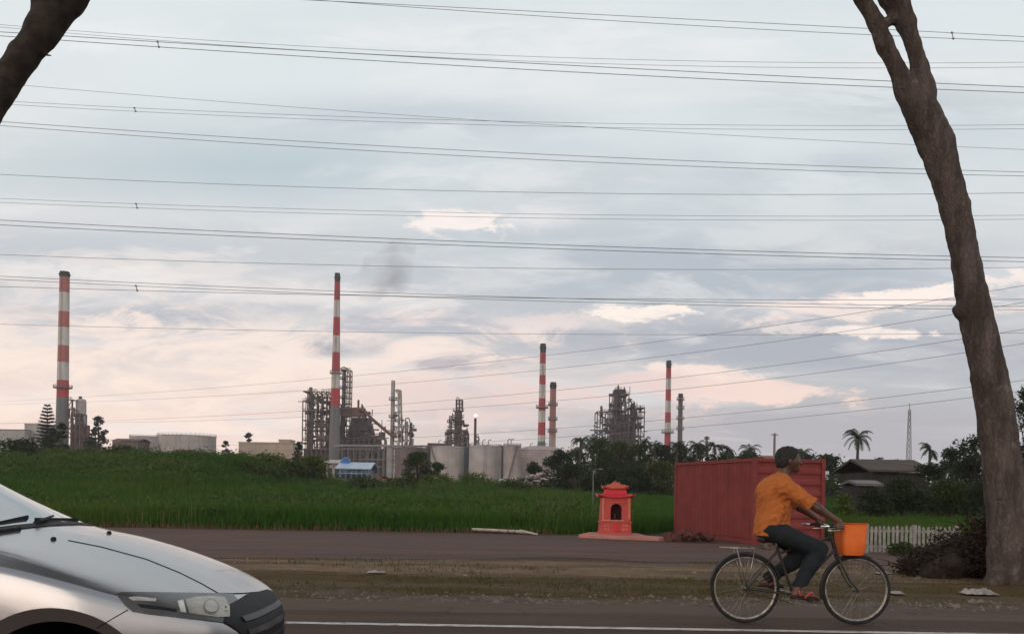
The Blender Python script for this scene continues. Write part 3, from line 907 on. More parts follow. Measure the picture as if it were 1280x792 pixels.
# cowl, wipers, washer nozzle
patch('cowl', [(xs_(1.235), YC - .60), (xs_(1.20), YC - .3), (xs_(1.19), YC), (xs_(1.20), YC + .3), (xs_(1.235), YC + .60), (xs_(1.285), YC + .59), (xs_(1.25), YC + .3), (xs_(1.24), YC), (xs_(1.25), YC - .3), (xs_(1.285), YC - .59)], black_plastic, .005, .04, 'z')
def on_top(s_, dy, up): 
    h = car_bvh.ray_cast(Vector((xs_(s_), YC + dy, 3)), Vector((0, 0, -1)))[0]; return h + Vector((0, 0, up))
for d0, d1 in ((-.56, .02), (-.02, .56)):
    mb = MB(); piv = on_top(1.10, d0 * .9, .03)
    mb.tube([on_top(1.225, d0, -.005), on_top(1.225, d0, .018), on_top(1.25, d0 + .12, .022), on_top(1.30, (d0 + d1) / 2, .020)], [.014, .012, .008, .006], 8)
    mb.bar(on_top(1.27, d0 + .05, .012), on_top(1.305, d1, .012), .010, .018)
    mb.build('wiper', black_plastic, car)
mb = MB()
for t_ in np.linspace(0, 1, 6)[:-1]:
    a_, b_ = -.60 + .34 * t_, -.60 + .34 * (t_ + .2)
    mb.bar(on_top(1.235 - .03 * t_, a_, .0), on_top(1.23 - .03 * t_, b_, .002), .05, .02)
mb.build('cowl_end', black_plastic, car)
for dy in (-.30, .30):
    mb = MB(); p = on_top(1.0, dy, 0); mb.lathe(p, [(.014, -.01), (.013, .008), (.007, .014)], 10); mb.build('washer_nozzle', black_plastic, car, True)
for dx_, nm in ((1.60, 'door'), (2.78, 'door')): pass
def side_line(pts):
    P = [car_bvh.ray_cast(Vector((xs_(a), 2, c_)), Vector((0, 1, 0)))[0] for a, c_ in pts]; dl = MB(); dl.tube(P, .0025, 6); dl.build('door_gap', dark_gap, car)
side_line([(1.50, .30 + .12 * k) for k in range(6)]); side_line([(2.78, .24 + .12 * k) for k in range(7)])
side_line([(3.5, .75), (3.45, .85), (3.4, .95)])
for s_ in (1.62, 2.9):
    h = car_bvh.ray_cast(Vector((xs_(s_ + .85), 2, .86)), Vector((0, 1, 0)))[0]
    mb = MB(); mb.tube([h + Vector((.10, .01, 0)), h + Vector((.07, -.035, 0)), h + Vector((-.07, -.035, 0)), h + Vector((-.10, .01, 0))], .012, 8); mb.build('door_handle', silver, car, True)
for sg_ in (-1, 1):
    s5 = SDF((xs_(1.93), YC + sg_ * .96 - .16, .92), (xs_(1.60), YC + sg_ * .96 + .16, 1.16), .012)
    s5.ball((xs_(1.76), YC + sg_ * .97, 1.04), (.07, .10, .075)); s5.cone((xs_(1.76), YC + sg_ * .84, .985), (xs_(1.76), YC + sg_ * .93, 1.01), .02, .02)
    s5.build('wing_mirror', silver, car)
patch('tail_light', [(xs_(4.30), .92), (xs_(4.05), .90), (xs_(4.10), .76), (xs_(4.30), .74)], mat('tail_red', (.35, .01, .01), None, 5, .1, coat=1), .006, .03, 'y')
def car_wheel(wx, sy):
    mb = MB(); c_ = (wx, YC + sy * .735, WZ0)
    mb.torus(c_, .235, .070, 40, 12); tyre = mb.build('wheel', rubber, car, True)
    rm = MB(); yo = c_[1] + sy * .045
    rm.torus((wx, yo, WZ0), .188, .014, 40, 8)
    for k in range(5):
        t = 2 * PI * k / 5 + .3
        for d in (-.13, .13):
            rm.bar((wx + .03 * math.cos(t), yo, WZ0 + .03 * math.sin(t)), (wx + .185 * math.cos(t + d), yo, WZ0 + .185 * math.sin(t + d)), .032, .03)
    rm.lathe((wx, yo + .02, WZ0), [(.0, .0), (.045, 0), (.05, .03), (.0, .03)], 16, 'y'); rm.build('rim', alloy, tyre)
    dk = MB(); dk.lathe((wx, yo - sy * .04, WZ0), [(.19, -.01), (.19, .01)], 24, 'y'); dk.build('brake_disc', dark_gap, tyre)
for wx in (WXF, WXR):
    for sy in (-1, 1): car_wheel(wx, sy)

# ================================================================== bicycle
BY = 8.72
bike = empty('bicycle', (2.87, BY, 0.006), 'old black roadster bicycle being ridden along the road edge', 'bicycle')
bk_dark = mat('bike_paint', (.016, .017, .018), (.045, .032, .022), 14, .45)
steel = mat('bike_steel', (.42, .40, .37), (.22, .17, .13), 22, .35, .85)
chrome = mat('bike_chrome', (.70, .69, .67), (.5, .49, .47), 20, .22, .9)
leath = mat('saddle_black', (.014, .013, .012), (.024, .02, .018), 20, .6)
RH, FH, BBp = (2.325, BY, .352), (3.425, BY, .352), (2.80, BY, .30)
GZ0 = .006
def wheel(hub, nm):
    mb = MB(); mb.torus(hub, .325, .019, 72, 10); t = mb.build('wheel', rubber, bike, True)
    r_ = MB(); r_.torus(hub, .300, .010, 72, 8); r_.torus((hub[0], hub[1] - .008, hub[2]), .3055, .006, 72, 6); r_.build('rim', steel, t, True)
    s_ = MB()
    for k in range(36):
        a0 = 2 * PI * k / 36; a1 = a0 + (1 if k % 4 < 2 else -1) * .9; sd = -1 if k % 2 else 1
        s_.tube([(hub[0] + .02 * math.cos(a1), hub[1] + sd * .03, hub[2] + .02 * math.sin(a1)), (hub[0] + .296 * math.cos(a0), hub[1], hub[2] + .296 * math.sin(a0))], .0013, 4)
    s_.build('spokes', steel, t)
    h = MB(); h.lathe((hub[0], hub[1] + .05, hub[2]), [(.01, 0), (.01, .012), (.026, .014), (.026, .02), (.014, .03), (.014, .07), (.026, .08), (.026, .086), (.01, .09), (.01, .10)], 14, 'y'); h.build('hub', steel, t, True)
wheel(RH, 'rear'); wheel(FH, 'front')
B3 = lambda x_, z_, dy=0: (x_, BY + dy, z_)
fr = MB()
seat_top, head_top, head_bot = B3(2.635, .76), B3(3.165, .90), B3(3.215, .72)
fr.tube([BBp, seat_top], .0145, 10); fr.tube([B3(2.65, .70), B3(3.175, .87)], .0135, 10); fr.tube([BBp, B3(3.207, .75)], .0155, 10)
fr.tube([head_bot, head_top], .018, 10)
for d in (-.06, .06):
    fr.tube([B3(2.79, .30, d * .5), B3(2.55, .325, d), B3(2.325, .352, d)], .009, 8); fr.tube([B3(2.645, .73, d * .35), B3(2.325, .352, d)], .008, 8)
fr.lathe((BBp[0], BY + .035, BBp[2]), [(.02, 0), (.02, .07)], 14, 'y')
fr.build('frame', bk_dark, bike, True, auto=50)
fk = MB()
for d in (-.055, .055):
    fk.tube([B3(3.222, .70, d * .7), B3(3.27, .58, d), B3(3.35, .43, d), B3(3.425, .352, d)], [.012, .012, .010, .008], 8)
fk.tube([B3(3.222, .705, -.04), B3(3.222, .705, .04)], .014, 8); fk.build('fork', bk_dark, bike, True)
hb = MB(); hb.tube([head_top, B3(3.15, .955)], .0125, 10)
hp = [(2.97, .985, -.27), (3.10, .987, -.276), (3.19, .982, -.266), (3.215, .972, -.20), (3.205, .962, -.10), (3.15, .955, 0)]
hp = hp + [(a, c_, -d) for a, c_, d in reversed(hp[:-1])]
hb.tube([B3(*p) for p in hp], .011, 10); hb.build('handlebar', chrome, bike, True)
for sgn in (-1, 1):
    g_ = MB(); g_.tube([B3(3.05, .986, sgn * .274), B3(3.185, .983, sgn * .267)], .016, 10); g_.build('grip', leath, bike, True)
    bl = MB(); bl.tube([B3(3.20, .955, sgn * .22), B3(3.12, .945, sgn * .262), B3(3.04, .945, sgn * .265)], .006, 6); bl.build('brake_lever', chrome, bike, True)
sd_ = SDF((2.40, BY - .14, .74), (2.80, BY + .14, .90), .008)
sd_.cone(B3(2.50, .835), B3(2.72, .828), .045, .022, .03, (1, 1, 1.3)); sd_.cone(B3(2.48, .84, -.06), B3(2.48, .84, .06), .032, .032, .03)
sd_.build('saddle', leath, bike)
sp = MB(); sp.tube([B3(2.637, .75), B3(2.622, .82)], .012, 8)
for d in (-.03, .03): sp.torus(B3(2.50, .79, d), .022, .004, 16, 6)
sp.tube([B3(2.50, .80, -.03), B3(2.66, .805, -.015)], .005, 6); sp.tube([B3(2.50, .80, .03), B3(2.66, .805, .015)], .005, 6)
sp.build('seat_post', steel, bike, True)
def guard(hub, a0, a1, R_=.358):
    n = 26; prof = [(-.027, -.010), (-.018, .000), (0, .004), (.018, .000), (.027, -.010)]
    vs_, fs_ = [], []
    for i in range(n + 1):
        t = a0 + (a1 - a0) * i / n
        for lay in (0, .003):
            for yv, dr in prof:
                q = R_ + dr + lay; vs_.append((hub[0] + q * math.cos(t), hub[1] + yv, hub[2] + q * math.sin(t)))
    w = 10
    for i in range(n):
        for k in range(4):
            fs_.append((i * w + k, i * w + k + 1, (i + 1) * w + k + 1, (i + 1) * w + k)); fs_.append((i * w + 5 + k, (i + 1) * w + 5 + k, (i + 1) * w + 6 + k, i * w + 6 + k))
        fs_.append((i * w, (i + 1) * w, (i + 1) * w + 5, i * w + 5)); fs_.append((i * w + 4, i * w + 9, (i + 1) * w + 9, (i + 1) * w + 4))
    return MB().add(vs_, fs_)
guard(RH, math.radians(15), math.radians(175)).build('mudguard', bk_dark, bike, True)
guard(FH, math.radians(65), math.radians(195)).build('mudguard', bk_dark, bike, True)
rk = MB()
for d in (-.06, 0, .06): rk.tube([B3(2.08, .752, d), B3(2.56, .745, d)], .005, 6)
for xx in (2.08, 2.24, 2.40, 2.55): rk.tube([B3(xx, .75, -.065), B3(xx, .75, .065)], .005, 6)
for d in (-.068, .068): rk.tube([B3(2.22, .75, d), B3(2.325, .352, d)], .005, 6); rk.tube([B3(2.40, .75, d), B3(2.325, .352, d)], .005, 6)
rk.build('rear_rack', steel, bike, True)
ck = MB(); cw = (BBp[0], BY - .045, BBp[2])
ck.torus(cw, .085, .004, 36, 6)
for k in range(5):
    t = 2 * PI * k / 5; ck.bar(cw, (cw[0] + .083 * math.cos(t), cw[1], cw[2] + .083 * math.sin(t)), .014, .005)
ck.build('chainring', steel, bike)
ch = MB(); ch.tube([(cw[0], cw[1], cw[2] + .088), (RH[0], cw[1], RH[2] + .034)], .0045, 6); ch.tube([(cw[0], cw[1], cw[2] - .088), (RH[0], cw[1], RH[2] - .034)], .0045, 6); ch.torus((RH[0], cw[1], RH[2]), .034, .004, 18, 6); ch.build('chain', bk_dark, bike)
NP, FP = (2.945, BY - .13, .255), (2.655, BY + .13, .345)
for p, d in ((NP, -.07), (FP, .07)):
    cr = MB(); cr.tube([(BBp[0], BY + d, BBp[2]), (p[0], BY + d, p[2])], .011, 8); cr.tube([(p[0], BY + d, p[2]), (p[0], p[1] + d, p[2])], .006, 6); k_ = cr.build('crank', steel, bike, True)
    pe = MB(); pe.box(p[0] - .045, p[0] + .045, p[1] - .045, p[1] + .045, p[2] - .012, p[2] + .012); pe.build('pedal', leath, bike, bevel=.004)

# orange carrier in front of the handlebar
bag = empty('carrier_box', (3.37, BY, .69), 'bright orange box-shaped carrier at the front of the bicycle handlebar', 'carrier box')
om = mat('orange_plastic', (.80, .170, .030), (.68, .13, .022), 5, .45, bmp=.15, dist=.01)
sb = SDF((3.16, BY - .24, .62), (3.60, BY + .24, 1.06), .01)
sb.cone((3.29, BY - .11, .74), (3.29, BY + .11, .74), .05, .05, .02); 
V8 = []
for z_, x0_, x1_, hw in ((.700, 3.262, 3.450, .120), (.73, 3.250, 3.466, .132), (.86, 3.242, 3.474, .138), (.985, 3.236, 3.480, .143), (1.005, 3.233, 3.483, .145)):
    rr = .035; ring = []
    for cx_, cy_, a0 in ((x1_ - rr, hw - rr, 0), (x0_ + rr, hw - rr, PI / 2), (x0_ + rr, -hw + rr, PI), (x1_ - rr, -hw + rr, 1.5 * PI)):
        for k in range(6): ring.append((cx_ + rr * math.cos(a0 + k * PI / 10), BY + cy_ + rr * math.sin(a0 + k * PI / 10), z_ + (.012 * math.sin(cy_ * 9 + cx_ * 12) if z_ > .98 else 0)))
    V8.append(ring)
inner = [[(3.367 + (p[0] - 3.367) * .955, BY + (p[1] - BY) * .94, p[2] + (.006 if i == 4 else 0)) for p in V8[i]] for i in (4, 3, 2, 1)]
R_all = V8 + inner; nr = 24
vs_ = [p for r_ in R_all for p in r_]; fs_ = []
for i in range(len(R_all) - 1):
    for k in range(nr):
        k2 = (k + 1) % nr; fs_.append((i * nr + k, i * nr + k2, (i + 1) * nr + k2, (i + 1) * nr + k))
fs_.append(tuple(range(nr - 1, -1, -1))); fs_.append(tuple((len(R_all) - 1) * nr + k for k in range(nr)))
MB().add(vs_, fs_).build('shell', om, bag, True, auto=45)
rm_ = MB(); top_r = V8[4]
for k in range(nr): rm_.tube([top_r[k], top_r[(k + 1) % nr]], .008, 6)
rm_.build('rim', mat('orange_rim', (.62, .11, .016), None, 6, .5), bag, True)
for d in (-.10, .10):
    st_ = MB(); st_.tube([(3.235, BY + d, .985), (3.215, BY + d, .998), (3.205, BY + d, .975), (3.222, BY + d, .95)], .006, 6)
    st_.build('strap', leath, bag, True)

# ================================================================== rider
rider = empty('person', (2.57, BY, .84), 'person in a loose orange shirt and dark trousers riding the bicycle', 'person')
skin = mat('dark_skin', (.105, .050, .031), (.075, .036, .023), 8, .42, spec=.4)
P3 = lambda x_, dy, z_: (x_, BY + dy, z_)
hh = .0075
s = SDF((2.28, BY - .36, .20), (3.42, BY + .36, 1.80), hh)
# pelvis and trunk
s.cone(P3(2.56, 0, .95), P3(2.60, 0, 1.20), .125, .12, .05, (1, .82, 1)); s.cone(P3(2.60, 0, 1.20), P3(2.655, 0, 1.33), .12, .125, .06, (1, .78, 1))
s.cone(P3(2.66, -.13, 1.375), P3(2.66, .13, 1.375), .068, .068, .07)
s.cone(P3(2.67, 0, 1.40), P3(2.705, 0, 1.50), .058, .052, .04)
NE, NWt, NHd = P3(2.93, -.255, 1.165), P3(3.105, -.265, 1.045), None
for sg in (-1, 1):
    sh, el, wr = P3(2.655, sg * .185, 1.37), P3(2.945, sg * .262, 1.155), P3(3.145, sg * .272, 1.030)
    s.cone(sh, el, .056, .043, .04); s.cone(el, wr, .042, .027, .02)
    # hand closed round the grip: palm over the bar, four fingers in front, thumb beneath
    s.cone(wr, P3(3.145, sg * .274, 1.012), .028, .030, .02, (1, 1.15, 1))
    for k in range(4):
        bx_ = 3.178 - k * .021; L = (.9, 1.0, .97, .8)[k]
        a_ = P3(bx_, sg * .268, 1.012); b_ = P3(bx_, sg * (.268 + .032 * L), .995); c_ = P3(bx_, sg * (.268 + .034 * L), .970); d_ = P3(bx_, sg * (.268 + .012), .962)
        s.cone(a_, b_, .0105, .0100, .008); s.cone(b_, c_, .0098, .0092, .005); s.cone(c_, d_, .0090, .0080, .005)
    s.cone(P3(3.13, sg * .258, 1.008), P3(3.155, sg * .243, .992), .012, .0105, .008); s.cone(P3(3.155, sg * .243, .992), P3(3.17, sg * .250, .968), .0102, .0088, .004)
HIPn, KNn, ANn = P3(2.575, -.10, .93), P3(3.005, -.125, .755), P3(2.80, -.13, .365)
HIPf, KNf, ANf = P3(2.575, .10, .93), P3(2.955, .12, .70), P3(2.575, .13, .425)
for h_, k_, a_ in ((HIPn, KNn, ANn), (HIPf, KNf, ANf)):
    s.cone(h_, k_, .085, .058, .05); s.cone(k_, tuple(k_[i] + (a_[i] - k_[i]) * .3 for i in range(3)), .054, .055, .03)
    s.cone(tuple(k_[i] + (a_[i] - k_[i]) * .3 for i in range(3)), a_, .055, .036, .04)
def foot(a_, heel, ball, toe):
    s.cone(a_, heel, .036, .032, .02); s.cone(heel, ball, .030, .030, .03, (1, .85, 1.15)); s.cone(ball, toe, .030, .020, .02, (1, .8, 1.3))
    for k in range(5):
        dy = (-.034 + .017 * k)
        s.cone((toe[0] - .01, toe[1] + dy, toe[2]), (toe[0] + .022 - abs(k - 1) * .004, toe[1] + dy, toe[2] - .006), .010, .009, .006)
foot(ANn, P3(2.775, -.13, .315), P3(2.93, -.135, .305), P3(2.985, -.137, .292))
foot(ANf, P3(2.53, .13, .395), P3(2.665, .135, .40), P3(2.715, .137, .385))
# head, looking along the road
HC = P3(2.745, 0, 1.625)
s.ball((2.735, BY, 1.640), (.100, .078, .100), .03); s.cone((2.775, BY, 1.585), (2.80, BY, 1.545), .066, .045, .04)
s.cone((2.70, BY, 1.50), (2.715, BY, 1.56), .052, .060, .03)
s.cone((2.832, BY, 1.628), (2.858, BY, 1.592), .010, .017, .012)            # nose
s.cone((2.825, BY - .018, 1.562), (2.825, BY + .018, 1.562), .014, .014, .012)
s.ball((2.818, BY, 1.532), (.022, .022, .018), .02)
for sg in (-1, 1):
    s.cone((2.822, BY + sg * .012, 1.656), (2.808, BY + sg * .046, 1.652), .012, .011, .012)
    s.ball((2.725, BY + sg * .080, 1.612), (.020, .012, .034), .008)
s.build('body', skin, rider)
for sg in (-1, 1):
    e = MB(); e.lathe((2.815, BY + sg * .030, 1.632), [(.001, -.012), (.008, -.009), (.012, 0), (.008, .009), (.001, .012)], 10); e.build('eye', mat('eye_dark', (.05, .04, .035), (.3, .28, .26), 60, .15), rider, True)
hr = SDF((2.58, BY - .14, 1.50), (2.88, BY + .14, 1.80), .007)
hr.ball((2.722, BY, 1.656), (.113, .090, .100), .03); hr.ball((2.67, BY, 1.60), (.060, .070, .075), .04); hr.ball((2.735, BY, 1.70), (.095, .078, .055), .03)
hr.wobble(.004, [(160, 1), (90, 1)], 4)
# keep the face and neck clear of the hair
ax = [hr.lo[i] + hr.h * np.arange(hr.n[i]) for i in range(3)]
HXg, HYg, HZg = np.meshgrid(*ax, indexing='ij')
face = None          # in front of the ears, below the fringe
hr.D = np.maximum(hr.D, -np.maximum((2.750 + (HZg - 1.60) * .62) - HXg + .006 * np.sin(HYg * 140) , HZg - 1.712 + .006 * np.sin(HYg * 90 + 1))).astype(np.float32)
hr.D = np.maximum(hr.D, (1.548 - HZg + .25 * np.maximum(HXg - 2.66, 0)).astype(np.float32))
hr.build('hair', mat('black_hair', (.010, .009, .008), (.020, .017, .015), 40, .6, bmp=.6, dist=.01), rider)
# loose shirt
sh = SDF((2.28, BY - .40, .82), (3.10, BY + .40, 1.52), hh)
sh.cone(P3(2.580, 0, .90), P3(2.600, 0, 1.15), .165, .152, .05, (1, .88, 1)); sh.cone(P3(2.600, 0, 1.15), P3(2.625, 0, 1.33), .152, .142, .06, (1, .76, 1))
sh.cone(P3(2.630, -.14, 1.375), P3(2.630, .14, 1.375), .082, .082, .08); sh.cone(P3(2.66, 0, 1.40), P3(2.685, 0, 1.445), .078, .070, .05)
sh.ball(P3(2.525, 0, 1.0), (.09, .14, .10), .08); sh.ball(P3(2.560, 0, 1.31), (.140, .17, .115), .08)
for sg in (-1, 1):
    a_, b_ = P3(2.640, sg * .185, 1.368), P3(2.885, sg * .250, 1.195)
    sh.cone(a_, b_, .086, .070, .06)
sh.wobble(.0062, [(20, 1.0), (36, .8), (58, .5)], 9)
sh.cut_below(2, .875 + .0, 1)
ax = [sh.lo[i] + sh.h * np.arange(sh.n[i]) for i in range(3)]
A, B_, C_ = np.meshgrid(*ax, indexing='ij')
# collar opening and cuffs end cleanly
dc = np.sqrt((A - 2.712) ** 2 + (B_ - BY) ** 2) - .062
sh.D = np.maximum(sh.D, np.minimum(-dc * 1.0, 9) * 0 + np.where(C_ > 1.435, -dc, -9)).astype(np.float32)
for sg in (-1, 1):
    a_, b_ = np.array(P3(2.665, sg * .185, 1.365)), np.array(P3(2.895, sg * .252, 1.188)); d_ = (b_ - a_) / np.linalg.norm(b_ - a_)
    tt = (A - b_[0]) * d_[0] + (B_ - b_[1]) * d_[1] + (C_ - b_[2]) * d_[2]
    far_ = (np.abs(B_ - BY) > .12) * (sg * (B_ - BY) > 0) * (A > 2.78)
    sh.D = np.maximum(sh.D, np.where(far_ > 0, tt, -9)).astype(np.float32)
m, mt, b, v_ = new_mat('orange_cloth')
fo = noise(mt, scaled(mt, v_, (1.2, 1.2, .7)), 9, 5, .6, 1.2); wv_ = noise(mt, v_, 300, 2, .5)
mt.links.new(cmix(mt, noise(mt, v_, 5, 6, .6).step(.3, .7), (.50, .145, .028), (.42, .112, .021)), b.inputs['Base Color']); b.inputs['Roughness'].default_value = .9
bump(mt, b, fo + wv_ * .05, .8, .045)
sh.build('shirt', m, rider)
tr = SDF((2.36, BY - .34, .34), (3.20, BY + .34, 1.10), hh)
tr.ball(P3(2.560, 0, .925), (.128, .150, .095), .05)
for h_, k_, a_ in ((HIPn, KNn, ANn), (HIPf, KNf, ANf)):
    m_ = tuple(k_[i] + (a_[i] - k_[i]) * .35 for i in range(3)); e_ = tuple(k_[i] + (a_[i] - k_[i]) * .93 for i in range(3))
    tr.cone(h_, k_, .106, .080, .06); tr.cone(k_, m_, .080, .076, .04); tr.cone(m_, e_, .076, .064, .04)
tr.wobble(.004, [(26, 1.0), (45, .6)], 5)
tr.cut_below(2, .395, 1)
tr.build('trousers', mat('navy_cloth', (.006, .009, .012), (.011, .014, .018), 5, .85, bmp=.3, dist=.01), rider)
red_s = mat('sandal_red', (.50, .07, .05), (.38, .05, .04), 12, .6)
for a_, hx, hz, bx_, bz, tx, tz, dy in ((ANn, 2.755, .282, 2.93, .272, 3.0, .266, -.135), (ANf, 2.505, .366, 2.665, .362, 2.735, .357, .135)):
    so = SDF((hx - .08, BY + dy - .09, hz - .06), (tx + .08, BY + dy + .09, hz + .16), .006)
    so.cone((hx, BY + dy, hz), (bx_, BY + dy, bz), .026, .026, .02, (1, .62, 1.9)); so.cone((bx_, BY + dy, bz), (tx, BY + dy, tz), .026, .020, .02, (1, .55, 1.9))
    ob = so.build('sandal', mat('sandal_sole', (.03, .018, .015), None, 9, .8), rider)
    for q in (-1, 1):
        stp = MB(); stp.tube([(bx_ - .07, BY + dy + q * .042, bz + .01), (bx_ - .03, BY + dy + q * .036, bz + .055), (bx_ + .01, BY + dy + q * .012, bz + .064), (bx_ + .045, BY + dy, bz + .02)], .010, 8); stp.build('strap', red_s, ob, True)
    stp = MB(); stp.tube([(hx + .06, BY + dy - .042, hz + .02), (hx + .05, BY + dy - .036, hz + .07), (hx + .06, BY + dy, hz + .092), (hx + .05, BY + dy + .036, hz + .07), (hx + .06, BY + dy + .042, hz + .02)], .010, 8)
    stp.build('strap', red_s, ob, True)
# ================================================================== container
C0 = Vector((WX(941, 680, 26.9), 26.9, -.296)); CL, CW_, CH_ = 6.06, 2.44, 2.66
dL = Vector((-1.33, 5.9, 0)).normalized(); dW = Vector((dL.y, -dL.x, 0))
cont = empty('shipping_container', C0, 'faded red corrugated shipping container standing behind the cyclist', 'container')
cont.rotation_euler.z = math.atan2(dL.y, dL.x)      # local x along its length, local -y across its end
red_c = streaked('container_red', (.225, .042, .038), (.185, .034, .031), (.10, .026, .020), .55, 1.3, blot=(.085, .035, .022))
red_e = streaked('container_end_red', (.235, .044, .040), (.195, .036, .033), (.11, .028, .022), .5, 1.3, blot=(.09, .036, .024))
def local_build(mb, name, m, parent, **k):
    sv = ORG[parent.name]; ORG[parent.name] = Vector((0, 0, 0)); o = mb.build(name, m, parent, **k); ORG[parent.name] = ORG[o.name] = Vector((0, 0, 0)); return o
def corrug(L, z0, z1, pitch, depth):
    pts = []; n = int(L / pitch)
    for i in range(n):
        a = L * i / n; p = L / n
        pts += [(a, 0), (a + p * .28, 0), (a + p * .48, depth), (a + p * .78, depth)]
    return pts + [(L, 0)]
cr = corrug(CL - .24, 0, 0, .278, .036)
for name_, yv, sg in (('side_panel', -.03, -1), ('side_panel', -CW_ + .03, 1)):
    mb = MB(); n = len(cr)
    vs_ = [(a + .12, yv + sg * d, z_) for z_ in (.16, CH_ - .10) for a, d in cr] + [(a + .12, yv + sg * (d + .004), z_) for z_ in (.16, CH_ - .10) for a, d in cr]
    fs_ = [(i, i + 1, n + i + 1, n + i) for i in range(n - 1)] + [(2 * n + i + 1, 2 * n + i, 3 * n + i, 3 * n + i + 1) for i in range(n - 1)]
    mb.add(vs_, fs_); local_build(mb, name_, red_c, cont)
er = corrug(CH_ - .26, 0, 0, .34, .040)
for xv, sg in ((.03, 1), (CL - .03, -1)):
    mb = MB(); n = len(er)
    vs_ = [(xv + sg * d, yv, z_ + .16) for yv in (-.12, -CW_ + .12) for z_, d in er] + [(xv + sg * (d + .004), yv, z_ + .16) for yv in (-.12, -CW_ + .12) for z_, d in er]
    fs_ = [(i, i + 1, n + i + 1, n + i) for i in range(n - 1)] + [(2 * n + i + 1, 2 * n + i, 3 * n + i, 3 * n + i + 1) for i in range(n - 1)]
    mb.add(vs_, fs_); local_build(mb, 'end_panel', red_e, cont)
mb = MB(); mb.box(.06, CL - .06, -CW_ + .06, -.06, CH_ - .07, CH_ - .035)
for i in range(18): mb.box(.2 + i * .32, .34 + i * .32, -CW_ + .15, -.15, CH_ - .034, CH_ - .02)
local_build(mb, 'roof', red_c, cont)
mb = MB(); mb.box(.1, CL - .1, -CW_ + .1, -.1, .10, .14); local_build(mb, 'floor', red_c, cont)
mb = MB()
for yv in (-.10, -CW_):
    mb.box(.17, CL - .17, yv, yv + .10, .005, .15); mb.box(.17, CL - .17, yv, yv + .10, CH_ - .115, CH_ - .015)
for xv in (0, CL - .10):
    mb.box(xv, xv + .10, -CW_ + .17, -.17, .005, .15); mb.box(xv, xv + .10, -CW_ + .17, -.17, CH_ - .115, CH_ - .015)
    for yv in (-.12, -CW_): mb.box(xv - (.02 if xv else 0), xv + (.10 if xv else .12), yv, yv + .12, .12, CH_ - .12)
local_build(mb, 'frame', red_e, cont)
for xv in (-.004, CL - .176):
    for yv in (-.174, -CW_ - .004):
        for zv in (0, CH_ - .12):
            mb = MB(); mb.box(xv, xv + .18, yv, yv + .178, zv, zv + .125); local_build(mb, 'corner_casting', red_e, cont)
heap_red = SDF((WX(845, 680, 28) - .9, 26.9, -.5), (WX(882, 680, 28) + .9, 29.1, .7), .05)
for k in range(70):
    a_ = rng.uniform(-.5, .5); heap_red.ball((WX(862, 680, 28.0) + a_ * 1.5, 28.0 + rng.uniform(-.35, .35), -.29 + rng.uniform(0, .36) * (1 - abs(a_))), rng.uniform(.04, .11), .04)
heap_red.wobble(.02, [(17, 1), (31, .7)], 2)
tag(heap_red.build('brick_heap', mat('brick_dust', (.13, .040, .032), (.06, .024, .020), 7, .9, bmp=.5), None, (WX(862, 680, 28), 28, -.3)), 'low heap of reddish rubble at the foot of the container', 'rubble heap')

# ================================================================== roadside shrine
SY = 30.0; SXc = WX(768, 668, SY); SZ = -.296
shr = empty('shrine', (SXc, SY, SZ), 'small red roadside shrine with upturned roof tiers and an arched niche', 'shrine')
rs = streaked('shrine_salmon', (.55, .088, .074), (.47, .070, .060), (.28, .050, .042), .6, 3.0, (2, 2, .5), .65, (.62, .20, .15))
rr_ = streaked('shrine_red', (.66, .040, .054), (.56, .034, .045), (.30, .026, .030), .5, 3.0, (2, 2, .6), .55)
gold = mat('shrine_gold', (.66, .17, .085), (.52, .11, .06), 14, .5)
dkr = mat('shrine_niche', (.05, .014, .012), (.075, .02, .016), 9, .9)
S3 = lambda x_, y_, z_: (SXc + x_, SY + y_, SZ + z_)
mb = MB()
def slab(mb, hw0, hd0, z0, hw1, hd1, z1):
    mb.add([S3(-hw0, -hd0, z0), S3(hw0, -hd0, z0), S3(hw0, hd0, z0), S3(-hw0, hd0, z0), S3(-hw1, -hd1, z1), S3(hw1, -hd1, z1), S3(hw1, hd1, z1), S3(-hw1, hd1, z1)],
           [(3, 2, 1, 0), (4, 5, 6, 7), (0, 1, 5, 4), (1, 2, 6, 5), (2, 3, 7, 6), (3, 0, 4, 7)])
slab(mb, .60, .48, .0, .575, .46, .08); slab(mb, .565, .45, .08, .545, .44, .40); slab(mb, .585, .465, .40, .585, .465, .44)
mb.build('plinth', rs, shr, bevel=.012)
mb = MB(); mb.box(SXc - .10, SXc + .11, SY - .475, SY - .44, SZ + .10, SZ + .38); mb.build('plinth_panel', rr_, shr, bevel=.006)
for sx_ in (-.33, .33):
    for k in range(4):
        mb = MB(); mb.box(SXc + sx_ - .10 + (k % 2) * .11, SXc + sx_ - .01 + (k % 2) * .11, SY - .462, SY - .445, SZ + .13 + (k // 2) * .13, SZ + .22 + (k // 2) * .13); mb.build('relief_tile', gold, shr, bevel=.008)
